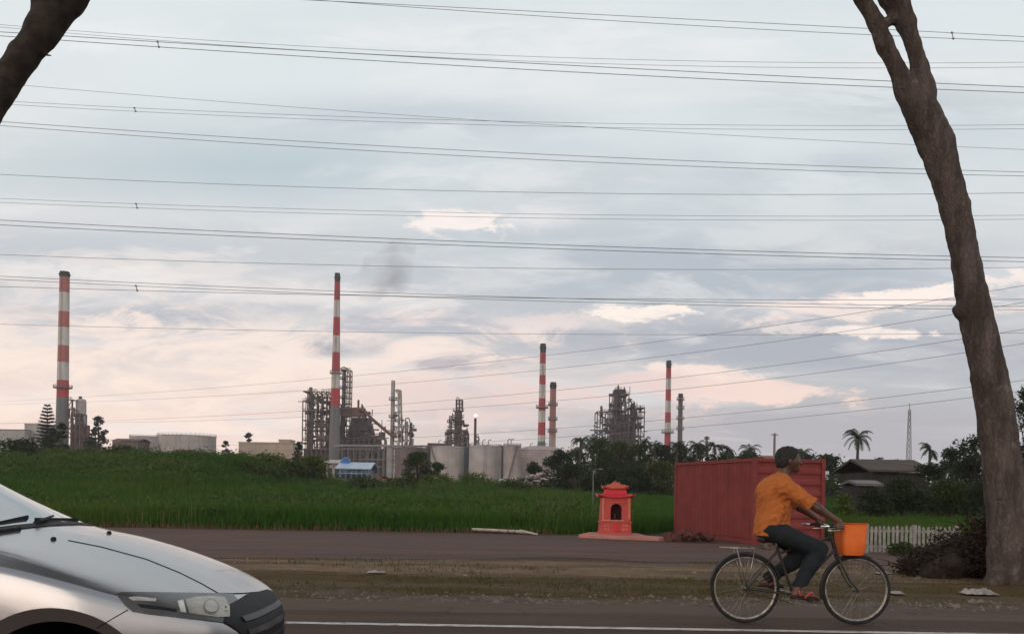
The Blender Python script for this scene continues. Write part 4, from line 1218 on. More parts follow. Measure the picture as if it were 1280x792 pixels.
# walls round the niche
mb = MB(); za, zb_ = .44, 1.29; hw0, hw1 = .535, .505
def wallx(z_): return hw0 + (hw1 - hw0) * (z_ - za) / (zb_ - za)
mb.prism([(SXc - wallx(za), SZ + za), (SXc - .20, SZ + za), (SXc - .20, SZ + zb_), (SXc - wallx(zb_), SZ + zb_)], 'y', SY - .42, SY + .42)
mb.prism([(SXc + .20, SZ + za), (SXc + wallx(za), SZ + za), (SXc + wallx(zb_), SZ + zb_), (SXc + .20, SZ + zb_)], 'y', SY - .42, SY + .42)
arch = [(SXc + .20 * math.cos(t), SZ + .90 + .17 * math.sin(t)) for t in np.linspace(0, PI, 13)]
mb.prism([(SXc - .198, SZ + zb_), (SXc + .198, SZ + zb_)] + [(SXc + .198, SZ + .90)] + arch[1:-1] + [(SXc - .198, SZ + .90)], 'y', SY - .418, SY + .418)
mb.prism([(SXc - .198, SZ + za), (SXc + .198, SZ + za), (SXc + .198, SZ + .50), (SXc - .198, SZ + .50)], 'y', SY - .43, SY + .418)
mb.build('wall', rs, shr)
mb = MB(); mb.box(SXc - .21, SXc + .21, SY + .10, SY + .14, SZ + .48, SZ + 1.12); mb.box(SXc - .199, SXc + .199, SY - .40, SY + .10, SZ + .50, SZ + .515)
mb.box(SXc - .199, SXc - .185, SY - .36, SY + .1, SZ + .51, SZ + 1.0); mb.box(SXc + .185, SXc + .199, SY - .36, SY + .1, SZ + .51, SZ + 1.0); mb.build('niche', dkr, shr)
mb = MB(); mb.lathe(S3(0, -.05, .515), [(.07, 0), (.08, .02), (.05, .10), (.06, .16), (.075, .2)], 14); mb.build('incense_pot', mat('pot', (.12, .05, .03), None, 9, .5), shr, True)
mb = MB(); mb.box(SXc - .50, SXc - .27, SY - .445, SY - .42, SZ + .47, SZ + .50); mb.box(SXc - .27, SXc + .27, SY - .45, SY - .42, SZ + .475, SZ + .50); mb.build('ledge', mat('shrine_trim', (.72, .36, .27), None, 7, .6), shr)
mb = MB()
for s_ in (-1, 1): mb.box(SXc + s_ * .47 - .045, SXc + s_ * .47 + .045, SY - .455, SY - .42, SZ + .50, SZ + 1.28)
mb.box(SXc - .22, SXc + .22, SY - .445, SY - .42, SZ + 1.10, SZ + 1.125); mb.build('pilaster', gold, shr, bevel=.01)
def eave(name, z0, hw, hd, tw, td, rise_, up, m, th=.05):
    """hipped roof tier with corners that sweep up"""
    mb = MB(); N = 12; top_, bot_ = [], []
    for i in range(N + 1):
        for j in range(N + 1):
            a_, b_ = i / N * 2 - 1, j / N * 2 - 1
            e = max(abs(a_), abs(b_)); sweep = up * (abs(a_) * abs(b_)) ** 3
            t = 1 - e; zz2 = z0 + rise_ * t ** .8 * 1.0 + sweep * 1.0
            sc2 = lambda h_: h_ * 1.0
            top_.append(S3(a_ * hw * (1 + .04 * (abs(b_) ** 4)), b_ * hd * (1 + .04 * abs(a_) ** 4), zz2 + th)); bot_.append(S3(a_ * hw * .99, b_ * hd * .99, z0 + sweep))
    n = N + 1; k = n * n; fs_ = []
    for i in range(N):
        for j in range(N):
            fs_.append((i * n + j, (i + 1) * n + j, (i + 1) * n + j + 1, i * n + j + 1)); fs_.append((k + i * n + j, k + i * n + j + 1, k + (i + 1) * n + j + 1, k + (i + 1) * n + j))
    ed = [i * n for i in range(n)], [i * n + N for i in range(n)], list(range(n)), [N * n + j for j in range(n)]
    for e_ in ed:
        for p_, q_ in zip(e_, e_[1:]): fs_.append((p_, q_, k + q_, k + p_))
    mb.add(top_ + bot_, fs_); return mb.build(name, m, shr, True, auto=40)
eave('lower_roof', 1.29, .655, .56, .4, .3, .16, .09, rr_, .045)
mb = MB(); slab(mb, .40, .32, 1.34, .365, .29, 1.585); mb.build('upper_wall', rr_, shr, bevel=.01)
eave('upper_roof', 1.585, .47, .39, .2, .2, .10, .10, rs, .04)
mb = MB()
for k in range(9):
    x_ = -.40 + .1 * k; h_ = .09 + .13 * max(0, 1 - abs(x_) / .33) + (.03 if k % 2 else 0)
    mb.prism([(SXc + x_ - .055, SZ + 1.62), (SXc + x_ + .055, SZ + 1.62), (SXc + x_ + .05, SZ + 1.62 + h_ * .7), (SXc + x_ + .015, SZ + 1.62 + h_), (SXc + x_ - .03, SZ + 1.62 + h_ * .92)], 'y', SY - .34 - .004 * (k % 2), SY - .27)
mb.build('crest', gold, shr, bevel=.012)
mb = MB(); mb.prism([(SXc - .30, SZ + 1.66), (SXc + .30, SZ + 1.66), (SXc + .20, SZ + 1.74), (SXc + .06, SZ + 1.83), (SXc, SZ + 1.88), (SXc - .06, SZ + 1.83), (SXc - .20, SZ + 1.74)], 'y', SY - .05, SY + .06); mb.build('ridge', rs, shr, bevel=.015)
mb = MB(); a_, b_ = WX(722, 665, 29.6), WX(836, 672, 28.6)
mb.prism([(a_, 29.2), (SXc - .5, 28.75), (b_ - .4, 28.1), (b_, 28.35), (b_ - .6, 29.2), (SXc + .9, 30.7), (SXc - .8, 30.9)], 'z', -.32, -.185)
tag(mb.build('shrine_platform', mat('pink_concrete', (.50, .21, .17), (.40, .17, .14), 2.5, .85, bmp=.2), None, org=(SXc, 29.5, -.3), bevel=.02), 'thin pink concrete slab under and beside the red shrine', 'platform')
shr.location.z += .11; shr.scale = (.93, .93, .96)
for o_ in (shr,): pass

# pale fallen pole at the lot edge
mb = MB(); pts_ = [W(590, 658.5, 31.2), W(620, 659.5, 31.0), W(650, 661.5, 30.8), W(660, 664, 30.6)]
mb.tube([(p.x, p.y, ht(p.x, p.y) + .13 - .02 * i) for i, p in enumerate(pts_)], [.05, .055, .055, .04], 8)
mb.tube([(pts_[2].x, pts_[2].y, -.17), (pts_[2].x + .6, pts_[2].y - .5, -.27)], [.05, .03], 8)
tag(mb.build('fallen_pole', mat('pale_wood', (.55, .47, .40), (.42, .35, .29), 5, .8), None, True, org=(pts_[1].x, pts_[1].y, -.2)), 'pale fallen pole lying at the far edge of the parking lot', 'pole')

# ================================================================== white picket fence
FY = 22.6
f0, f1 = WX(1083, 692, FY), WX(1197, 694, FY)
fz = ht(f0, FY)
fence = empty('picket_fence', ((f0 + f1) / 2, FY, fz), 'low weathered white picket fence beside the dirt mound', 'fence')
wp = mat('fence_white', (.33, .31, .285), (.22, .205, .185), 6, .8, bmp=.2)
n = 22; zt = .72
for i in range(n):
    x_ = f0 + (f1 - f0) * i / (n - 1); h_ = zt + random.uniform(-.02, .02)
    if i in (0, 11, n - 1):
        mb = MB(); mb.box(x_ - .05, x_ + .05, FY - .03, FY + .06, fz - .1, fz + h_ + .04); mb.build('post', wp, fence, bevel=.008)
    else:
        mb = MB(); l_ = random.uniform(-.012, .012)
        mb.prism([(x_ - .033, fz + .04), (x_ + .033, fz + .04), (x_ + .033 + l_, fz + h_ - .04), (x_ + l_, fz + h_), (x_ - .033 + l_, fz + h_ - .04)], 'y', FY - .035, FY - .015); mb.build('picket', wp, fence)
for z_ in (.18, .58):
    mb = MB(); mb.box(f0, f1, FY - .012, FY + .025, fz + z_ - .03, fz + z_ + .03); mb.build('rail', wp, fence)

# ================================================================== leaning trees by the road
m, mt, b, v_ = new_mat('bark')
n1_ = noise(mt, scaled(mt, v_, (2, 2, .6)), 2.2, 8, .65); n2_ = noise(mt, scaled(mt, v_, (6, 6, 1.6)), 3.0, 6, .7)
cb = cmix(mt, n1_.step(.36, .64), (.066, .049, .042), (.135, .104, .091)); cb = cmix(mt, n2_.step(.55, .75) * .5, cb, (.03, .024, .02))
mt.links.new(cb, b.inputs['Base Color']); b.inputs['Roughness'].default_value = .95; b.inputs['Specular IOR Level'].default_value = .15
vo = mt.nodes.new('ShaderNodeTexVoronoi'); vo.feature = 'DISTANCE_TO_EDGE'; vo.inputs['Scale'].default_value = 9.0
wv = mt.nodes.new('ShaderNodeVectorMath'); wv.operation = 'ADD'; nn_ = mt.nodes.new('ShaderNodeTexNoise'); nn_.inputs['Scale'].default_value = 5; nn_.inputs['Detail'].default_value = 6; mt.links.new(v_, nn_.inputs['Vector'])
sc2 = mt.nodes.new('ShaderNodeVectorMath'); sc2.operation = 'SCALE'; sc2.inputs['Scale'].default_value = .35; mt.links.new(nn_.outputs['Color'], sc2.inputs[0]); mt.links.new(sc2.outputs[0], wv.inputs[0]); mt.links.new(scaled(mt, v_, (1.7, 1.7, .20)), wv.inputs[1]); mt.links.new(wv.outputs[0], vo.inputs['Vector'])
ck_ = NX(mt, vo.outputs['Distance']).step(.0, .22)
cb = cmix(mt, (ck_.neg() + 1.0) * .30, cb, (.022, .017, .014)); cb = cmix(mt, noise(mt, v_, 4.5, 5, .6).step(.62, .70) * .4, cb, (.20, .185, .165))
mt.links.new(cb, b.inputs['Base Color'])
bump(mt, b, ck_ * .30 + n2_ * .6, .65, .04); bark = m
bark_d = mat('dark_bark', (.024, .018, .014), (.050, .038, .030), 5, .95, bmp=.7, dist=.04)
TY = 13.6
def leaves_np(centers, radii, n, size, seed, flat=.75, droop=0.0):
    """n small quads through ellipsoidal clumps"""
    r = np.random.default_rng(seed)
    c_ = np.array(centers); R = np.array(radii)
    w = (R ** 2) / (R ** 2).sum(); k = r.choice(len(c_), n, p=w)
    d = r.normal(size=(n, 3)); d /= np.linalg.norm(d, axis=1)[:, None]
    rad = R[k] * r.uniform(0, 1, n) ** .42 * np.where(r.uniform(0, 1, n) < .22, r.uniform(1.0, 1.55, n), 1.0)
    p = c_[k] + d * rad[:, None] * np.array([1, 1, flat])
    a = r.normal(size=(n, 3)); a[:, 2] *= .5; a /= np.linalg.norm(a, axis=1)[:, None]
    b_ = np.cross(a, r.normal(size=(n, 3))); b_ /= np.linalg.norm(b_, axis=1)[:, None]
    s_ = size * r.uniform(.6, 1.4, n)[:, None]
    V = np.stack([p - a * s_ * .6, p + b_ * s_ * .32, p + a * s_ * .6, p - b_ * s_ * .32], 1).reshape(-1, 3)
    return V, np.arange(n * 4).reshape(-1, 4)
def lean_tree(label, knots, forks, Yt, ground, crown, m=None):
    base = Vector((knots[0][0], Yt, ground))
    t = empty('roadside_tree', base, label, 'tree', None)
    lo = [min(k[0] for k in knots) - 2.2, Yt - 1.3, ground - .25]; hi = [max(k[0] for k in knots) + 2.2, Yt + 1.3, max(k[1] for k in knots) + .4]
    for fk_ in forks:
        for p in fk_:
            for i, v in enumerate((p[0], p[1], p[2])): lo[i] = min(lo[i], v - p[3] - .2); hi[i] = max(hi[i], v + p[3] + .2)
    s = SDF(lo, hi, .035)
    for (x0, z0, r0), (x1, z1, r1) in zip(knots, knots[1:]): s.cone((x0, Yt, z0), (x1, Yt, z1), r0, r1, .05)
    for fk_ in forks:
        for p, q in zip(fk_, fk_[1:]): s.cone(p[:3], q[:3], p[3], q[3], .05)
    s.wobble(.011, [(3, 1.0), (7, .7), (16, .6), (30, .35)], 3)
    s.build('trunk', m or bark, t)
    V, Q = leaves_np([c_[:3] for c_ in crown], [c_[3] for c_ in crown], 9000, .30, 5)
    np_mesh('crown', V - np.array(base), Q, MATS['tree_leaf'], t)
    return t
leaf_mat('tree_leaf', (.020, .038, .012), (.040, .062, .020), (.030, .040, .018))
def K(px, py, wpx):          # trunk centre in the photo and its width there
    p = W(px, py, TY); return (p.x, p.z, wpx * TY / F / 2)
kn = [K(1274, 728, 76), K(1266, 690, 58), K(1257, 620, 48), K(1248, 540, 43), K(1237, 470, 41), K(1218, 385, 40), K(1208, 330, 34), K(1194, 260, 34), K(1170, 180, 42), K(1148, 130, 40)]
def FP(px, py, wpx, Yd=TY): p = W(px, py, Yd); return (p.x, Yd, p.z, wpx * TY / F / 2)
forks = [[FP(1136, 118, 30), FP(1120, 84, 20), FP(1106, 55, 20), FP(1095, 28, 21), FP(1076, -5, 20), FP(1052, -45, 26), FP(990, -150, 22, TY + .4), FP(930, -260, 14, TY + .6)],
         [FP(1154, 118, 32), FP(1149, 84, 20), FP(1141, 55, 17), FP(1132, 28, 24), FP(1116, -8, 36), FP(1098, -70, 44), FP(1085, -180, 34, TY - .3), FP(1110, -300, 20, TY - .6)],
         [FP(1100, 36, 14), FP(1114, 24, 14), FP(1126, 20, 16)],
         [FP(1216, 388, 36), FP(1203, 388, 22), FP(1193, 387, 7)],
         [FP(1290, 722, 60), FP(1330, 733, 26, TY - .3)], [FP(1262, 715, 40), FP(1236, 730, 16, TY - .4)]]
def crownc(px, py, n, sp, sd):
    r = random.Random(sd); p = W(px, py, TY)
    return [(p.x + r.uniform(-sp, sp), TY + r.uniform(-5.5, .3), p.z + r.uniform(-sp * .3, sp * .5), r.uniform(.7, 1.4)) for _ in range(n)]  # unseen crown clumps, spread wide over the road to darken the bonnet reflection
lean_tree('tall forked roadside tree leaning left, thick brown trunk at the right edge', kn, forks, TY, ht(kn[0][0], TY), crownc(900, -360, 40, 5.0, 1))
kl = [K(-165, 715, 90), K(-162, 660, 64), K(-148, 540, 50), K(-122, 400, 46), K(-82, 265, 42), K(-36, 168, 38), K(0, 113, 36), K(28, 72, 36), K(54, 37, 40), K(84, -2, 42), K(118, -48, 36), K(170, -115, 32), K(240, -200, 24)]
fl = [[FP(50, 38, 38), FP(56, 16, 30), FP(70, 2, 34), FP(88, -16, 36)], [FP(52, 66, 8), FP(62, 70, 4), FP(67, 71, 2)], [FP(-170, 718, 50), FP(-220, 730, 18)], [FP(60, 0, 40), FP(40, -100, 30, TY + .3), FP(20, -240, 18, TY + .5)]]
lean_tree('dark roadside trunk slanting across the top left corner', kl, fl, TY, ht(kl[0][0], TY), crownc(250, -360, 40, 5.0, 2), bark_d)

# dark brush and soil heap at the foot of the right tree
HY = 14.9
hp_ = W(1240, 708, HY)
hs = SDF((hp_.x - 2.2, HY - 1.2, -.3), (hp_.x + 2.2, HY + 1.2, 1.5), .045)
for k in range(50):
    a_ = rng.uniform(-1, 1); hs.ball((hp_.x + a_ * 1.35, HY + rng.uniform(-.5, .5), -.1 + rng.uniform(.05, .95) * (1 - abs(a_)) ** .8), rng.uniform(.10, .24), .10)
hs.wobble(.04, [(7, 1.0), (15, .8), (28, .5)], 8)
heap = empty('brush_heap', (hp_.x, HY, -.06), 'dark heap of soil and dead brush beside the right tree', 'brush heap')
hs.build('soil', mat('dark_soil', (.022, .015, .012), (.042, .028, .021), 5, .95, bmp=.8, dist=.05), heap)
mb = MB(); rr2 = random.Random(4)
for k in range(420):
    a_ = rr2.uniform(-1, 1); p = Vector((hp_.x + a_ * 1.5, HY + rr2.uniform(-.6, .4), rr2.uniform(.0, 1.0) * (1 - abs(a_)) + .03)); d = Vector((rr2.uniform(-1, 1), rr2.uniform(-.5, .5), rr2.uniform(-.2, .7))).normalized() * rr2.uniform(.15, .5)
    mb.tube([p, p + d * .5 + Vector((0, 0, .03)), p + d], [.010, .008, .003], 4)
mb.build('twigs', bark_d, heap)
V, Q = leaves_np([((lambda q: (hp_.x + q * 1.3, HY + rr2.uniform(-.6, .3), .05 + rr2.uniform(.0, 1.0) * (1 - abs(q))))(rr2.uniform(-1, 1))) for _ in range(60)], [.32] * 60, 20000, .06, 9)
np_mesh('dead_leaves', V - np.array(heap.location), Q, leaf_mat('dead_leaf', (.030, .018, .013), (.055, .034, .024)), heap)
# litter
def litter(px, py, w_, h_, label, m, seed):
    Y = 0; 
    for Yt in np.arange(10, 25, .05):
        p = W(px, py, Yt)
        if p.z <= ht(p.x, Yt) + .02: Y = Yt; break
    p = W(px, py, Y); r = random.Random(seed); N = 9
    vs_, fs_ = [], []; sd0 = r.random()
    for lay in (0, .006):
        r.seed(sd0)
        for i in range(N + 1):
            for j in range(4):
                vs_.append((p.x - w_ / 2 + w_ * i / N, p.y - .12 + .09 * j + r.uniform(-.02, .02), ht(p.x, p.y) + .02 + lay + h_ * r.random() * (1 if 0 < j < 3 and 0 < i < N else .1)))
    k = (N + 1) * 4
    for i in range(N):
        for j in range(3):
            fs_.append((i * 4 + j, i * 4 + 4 + j, i * 4 + 5 + j, i * 4 + 1 + j)); fs_.append((k + i * 4 + j, k + i * 4 + 1 + j, k + i * 4 + 5 + j, k + i * 4 + 4 + j))
    o = MB().add(vs_, fs_).build('litter', m, None, True, org=(p.x, p.y, ht(p.x, p.y)))
    return tag(o, label, 'litter', 'pale scraps lying on the verge')
paper = mat('litter_white', (.42, .37, .34), (.26, .21, .18), 8, .8)
litter(1224, 742, .42, .08, 'crumpled white plastic scrap lying below the right tree', paper, 1)
litter(1210, 716, .22, .05, 'small pale scrap in front of the dark brush heap', paper, 2)
litter(1104, 716, .25, .03, 'flat pale scrap seen through the front bicycle wheel', paper, 3)
litter(1120, 741, .16, .03, 'tiny white scrap just right of the front bicycle wheel', paper, 4)
litter(470, 715, .26, .03, 'pale scrap on the sandy strip right of the silver car', paper, 5)
# ================================================================== refinery
def stripe_mat(name, bands, z0, z1):
    """painted bands along the shaft, fractions measured down from the top"""
    m, mt, b, v_ = new_mat(name)
    s_ = mt.nodes.new('ShaderNodeSeparateXYZ'); mt.links.new(v_, s_.inputs[0])
    t = (NX(mt, s_.outputs[2]) - z0) / (z1 - z0)          # 0 at ground, 1 at top
    rp = mt.nodes.new('ShaderNodeValToRGB'); rp.color_ramp.interpolation = 'CONSTANT'
    mt.links.new(t.s, rp.inputs[0])
    el = rp.color_ramp.elements
    bs = sorted(bands, key=lambda q: q[0])
    el[0].position = 0; el[0].color = bs[0][1] + (1,); el[1].position = min(bs[1][0], 1); el[1].color = bs[1][1] + (1,)
    for p, c_ in bs[2:]:
        e = el.new(p); e.color = c_ + (1,)
    nz = noise(mt, scaled(mt, v_, (.5, .5, .12)), .8, 6, .65)
    mt.links.new(cmix(mt, nz.step(.42, .75) * .45, rp.outputs[0], (.16, .13, .12)), b.inputs['Base Color'])
    b.inputs['Roughness'].default_value = .8
    return m
RED, SAL, WHT, GRY, BLK = (.44, .035, .040), (.42, .12, .10), (.56, .52, .48), (.15, .145, .15), (.025, .025, .028)
rust = mat('rust_steel', (.130, .084, .068), (.080, .058, .051), .25, .8)
rust_d = mat('dark_rust_steel', (.060, .045, .041), (.090, .060, .051), .25, .8)
grey_st = mat('grey_steel', (.17, .155, .15), (.12, .10, .095), .2, .7)
pale_st = mat('pale_steel', (.34, .32, .31), (.24, .21, .20), .2, .6)
furn = mat('furnace_brown', (.100, .060, .049), (.062, .042, .037), .15, .85)
duct_m = mat('duct_brown', (.16, .085, .070), (.11, .06, .052), .2, .8)
tank_w = streaked('tank_white', (.44, .39, .37), (.36, .31, .29), (.20, .145, .12), .55, .22, (1.6, 1.6, .10), .7, (.22, .15, .12))
tank_b = streaked('tank_brown', (.18, .135, .12), (.14, .10, .092), (.075, .05, .042), .6, .22, (1.6, 1.6, .10), .8)
tank_p = streaked('tank_pink', (.38, .315, .295), (.29, .225, .21), (.17, .11, .09), .55, .22, (1.6, 1.6, .10), .75, (.2, .13, .1))

def chimney(label, xb, xt, ytop, wt, wb, Y, bands, plats, cap_h, name='chimney'):
    """striped stack; bands as (photo y where it starts going down, colour)"""
    top, base = W(xt, ytop, Y), W(xb, 612, Y)
    cx = (top.x + base.x) / 2 if abs(top.x - base.x) < 4 else base.x
    cx = WX(xb, 575, Y); H = top.z
    t = empty(name, (cx, Y, 0), label, 'chimney', 'refinery chimneys')
    px = Y / F
    rt, rb = wt * px / 2, wb * px / 2
    bl = []
    ys = [b_[0] for b_ in bands] + [620]
    zs = [WZ(xb, y_, Y) for y_ in ys]
    for (y_, c_), z1, z0 in zip(bands, zs[:-1], zs[1:]): bl.append((max(0, z0 / H), c_))
    bl[-1] = (0, bl[-1][1])
    mb = MB(); mb.lathe((cx, Y, 0), [(rb, -.5), (rb, H * .22), (rb * .72 + rt * .28, H * .36), (rb * .4 + rt * .6, H * .62), (rt, H), (rt * .8, H), (rt * .78, H - 3)], 28)
    mb.build('shaft', stripe_mat(label.split()[0] + '_stripes', bl, 0, H), t, True, auto=40)
    mb = MB(); mb.lathe((cx, Y, H - cap_h), [(rt * 1.03, 0), (rt * 1.06, cap_h * .4), (rt * 1.2, cap_h * .5), (rt * 1.2, cap_h * .6), (rt * 1.03, cap_h * .7), (rt * 1.0, cap_h * 1.05), (rt * .8, cap_h * 1.05)], 24); mb.build('cap', mat('soot', BLK, (.045, .042, .04), .3, .9), t, True, auto=40)
    for y_ in plats:
        z_ = WZ(xb, y_, Y); f_ = z_ / H; r_ = rb * .72 + rt * .28 if f_ < .5 else rt * 1.05
        r_ = max(r_, rt)
        ov = 1.5 if name == 'chimney' else .8
        mb = MB(); mb.lathe((cx, Y, z_), [(r_ * .9, 0), (r_ + ov, .0), (r_ + ov, .35), (r_ * .9, .35)], 24)
        for k in range(16):
            a_ = 2 * PI * k / 16; mb.bar((cx + (r_ + ov - .1) * math.cos(a_), Y + (r_ + ov - .1) * math.sin(a_), z_), (cx + (r_ + ov - .1) * math.cos(a_), Y + (r_ + ov - .1) * math.sin(a_), z_ + 1.5), .12)
        for k in range(16):
            a_, c_ = 2 * PI * k / 16, 2 * PI * (k + 1) / 16
            for dz in (.8, 1.5): mb.bar((cx + (r_ + ov - .1) * math.cos(a_), Y + (r_ + ov - .1) * math.sin(a_), z_ + dz), (cx + (r_ + ov - .1) * math.cos(c_), Y + (r_ + ov - .1) * math.sin(c_), z_ + dz), .10)
        mb.build('platform', grey_st, t)
    mb = MB(); lx = -rb - .3
    for d in (-.3, .3): mb.bar((cx + d, Y - rb - .25, 0), (cx + d, Y - rt - .2, H - 1), .09)
    for k in range(int(H / 1.2)):
        z_ = k * 1.2; r_ = rb + (rt - rb) * z_ / H; mb.bar((cx - .3, Y - r_ - .25, z_), (cx + .3, Y - r_ - .25, z_), .07)
    mb.build('ladder', grey_st, t)
    return t
Y1 = 400
chimney('leftmost wide chimney with faded salmon and white bands and black tip', 77, 80, 340, 11.5, 15.5, 420,
        [(340, BLK), (347, SAL), (366.5, WHT), (390, SAL), (410, WHT), (432.5, SAL), (453, WHT), (476, RED), (497, GRY)], [485], 2.5)
chimney('tallest slim red and white chimney rising out of the rusty furnace block', 418, 422, 342, 6.5, 14, Y1,
        [(342, BLK), (353, RED), (376, WHT), (397, RED), (420, WHT), (441, RED), (465, WHT), (486, RED), (508, GRY)], [467], 4)
chimney('red and white chimney standing behind the big domed tank', 676.5, 679.5, 430, 7, 10.5, Y1,
        [(430, BLK), (441, RED), (455, WHT), (469, RED), (481, WHT), (498, RED), (514, WHT), (528, RED), (544, WHT), (552, GRY)], [510], 3.5)
chimney('slender red and white chimney right of the dark refinery tower', 834, 837, 451, 6, 8.5, 430,
        [(451, BLK), (460, RED), (473, WHT), (487, RED), (501, WHT), (515, RED), (528, WHT), (542, RED), (560, WHT)], [541], 3.5)
BRN = (.36, .155, .125)
chimney('short brownish pink stack beside the chimney behind the domed tank', 690, 691.5, 478, 7.5, 9, Y1, [(478, BLK), (486, BRN), (545, (.42, .30, .27))], [507, 525, 540], 3, 'stack')
chimney('short dark grey stack with platforms right of the slender chimney', 849.5, 851.5, 492, 5.5, 6.5, 430, [(492, (.07, .06, .06)), (500, (.11, .10, .10))], [500, 511, 524, 537], 2, 'stack')
chimney('tiny reddish stack top poking above the palm trees behind the container', 883, 883, 545, 3, 3.5, 480, [(545, (.14, .05, .04)), (560, (.2, .1, .08))], [549], 1.2, 'stack')

class Unit:
    """a process unit laid out from photo measurements at its own distance; parts have real depth"""
    def __init__(s, name, label, x, Y, cat, group=None):
        s.Y = Y; s.root = empty(name, (WX(x, 600, Y), Y, 0), label, cat, group); s.k = Y / F; s.rnd = random.Random(int(x * 7 + Y))
    def X(s, px): return WX(px, 570, s.Y)
    def Z(s, py, px=None): return max(0.0, WZ(px if px is not None else s.cx, py, s.Y)) if py is not None else 0.0
    cx = 640
    def frame(s, name, x0, x1, yt, yb, depth, nx, ny, nz, m, w=.45, y0=0, brace=.3, drop=.0, deck=.5, rails=True):
        """open steelwork: columns, beams, some bracing, decks and handrails"""
        mb = MB(); s.cx = (x0 + x1) / 2
        X0, X1, Z0, Z1 = s.X(x0), s.X(x1), s.Z(yb), s.Z(yt); r = s.rnd
        xs_ = np.linspace(X0, X1, nx + 1); zs_ = np.linspace(Z0, Z1, nz + 1); ys_ = s.Y + y0 + np.linspace(0, depth, ny + 1)
        for x_ in xs_:
            for y_ in ys_:
                top = Z1 if r.random() > drop else zs_[-2]
                mb.bar((x_, y_, Z0), (x_, y_, top), w)
        for z_ in zs_[1:]:
            for y_ in ys_: mb.bar((X0, y_, z_), (X1, y_, z_), w * .8)
            for x_ in xs_: mb.bar((x_, ys_[0], z_), (x_, ys_[-1], z_), w * .8)
        for i in range(nx):
            for j in range(nz):
                if r.random() < deck: mb.box(xs_[i], xs_[i + 1], ys_[0], ys_[-1], zs_[j + 1] - .1, zs_[j + 1] + .12)
                if r.random() < brace:
                    a_, c_ = (xs_[i], xs_[i + 1]) if r.random() < .5 else (xs_[i + 1], xs_[i])
                    mb.bar((a_, ys_[0], zs_[j]), (c_, ys_[0], zs_[j + 1]), w * .6)
                if rails and r.random() < .6:
                    for dz in (.6, 1.15): mb.bar((xs_[i], ys_[0] - .2, zs_[j + 1] + dz), (xs_[i + 1], ys_[0] - .2, zs_[j + 1] + dz), .13)
                    for q in range(4): mb.bar((xs_[i] + (xs_[i + 1] - xs_[i]) * q / 3, ys_[0] - .2, zs_[j + 1]), (xs_[i] + (xs_[i + 1] - xs_[i]) * q / 3, ys_[0] - .2, zs_[j + 1] + 1.15), .12)
        return mb.build(name, m, s.root)
    def vessel(s, name, x, yt, yb, wpx, m, dy=0, rings=(), dome=True, plat=None):
        s.cx = x; X, Z0, Z1, r = s.X(x), s.Z(yb), s.Z(yt), wpx * s.k / 2
        mb = MB(); prof = [(r, Z0 - (0.3 if Z0 < .1 else 0)), (r, Z1 - r * .6)]
        if dome: prof += [(r * .92, Z1 - r * .3), (r * .7, Z1 - r * .08), (r * .3, Z1), (.05, Z1)]
        else: prof += [(r, Z1), (r * .85, Z1)]
        mb.lathe((X, s.Y + dy, 0), prof, 20)
        o = mb.build(name, m, s.root, True, auto=40)
        for y_ in rings:
            z_ = s.Z(y_); q = MB(); q.lathe((X, s.Y + dy, z_), [(r * .95, 0), (r + .9, 0), (r + .9, .25), (r * .95, .25)], 18)
            for k in range(10):
                a_ = 2 * PI * k / 10; c_ = 2 * PI * (k + 1) / 10
                q.bar((X + (r + .85) * math.cos(a_), s.Y + dy + (r + .85) * math.sin(a_), z_), (X + (r + .85) * math.cos(a_), s.Y + dy + (r + .85) * math.sin(a_), z_ + 1.3), .14)
                q.bar((X + (r + .85) * math.cos(a_), s.Y + dy + (r + .85) * math.sin(a_), z_ + 1.3), (X + (r + .85) * math.cos(c_), s.Y + dy + (r + .85) * math.sin(c_), z_ + 1.3), .13)
            q.build('platform', rust_d, s.root)
        return o
    def pipe(s, name, pts, wpx, m, dy=0, seg=10):
        P = []
        for px, py in pts: s.cx = px; P.append(Vector((s.X(px), s.Y + dy, s.Z(py))))
        # rounded elbows
        Q2 = [P[0]]
        for a_, b_, c_ in zip(P, P[1:], P[2:]):
            e = min((b_ - a_).length, (c_ - b_).length) * .3
            p, q = b_ + (a_ - b_).normalized() * e, b_ + (c_ - b_).normalized() * e
            Q2 += [p, (p + q) / 4 + b_ / 2, q]
        Q2.append(P[-1]); mb = MB(); mb.tube(Q2, wpx * s.k / 2, seg); return mb.build(name, m, s.root, True, auto=50)
    def block(s, name, x0, x1, yt, yb, depth, m, dy=0, ribs=0, slope=0):
        s.cx = (x0 + x1) / 2; X0, X1, Z0, Z1 = s.X(x0), s.X(x1), s.Z(yb), s.Z(yt)
        if Z0 < .05: Z0 = -.2
        mb = MB(); mb.prism([(X0, Z0), (X1, Z0), (X1 - slope * s.k, Z1), (X0 + slope * s.k, Z1)], 'y', s.Y + dy, s.Y + dy + depth)
        for i in range(ribs):
            x_ = X0 + slope * s.k + (X1 - X0 - 2 * slope * s.k) * (i + .5) / ribs; mb.box(x_ - .15, x_ + .15, s.Y + dy - .35, s.Y + dy - .003, Z0, Z1 - .1)
        return mb.build(name, m, s.root)
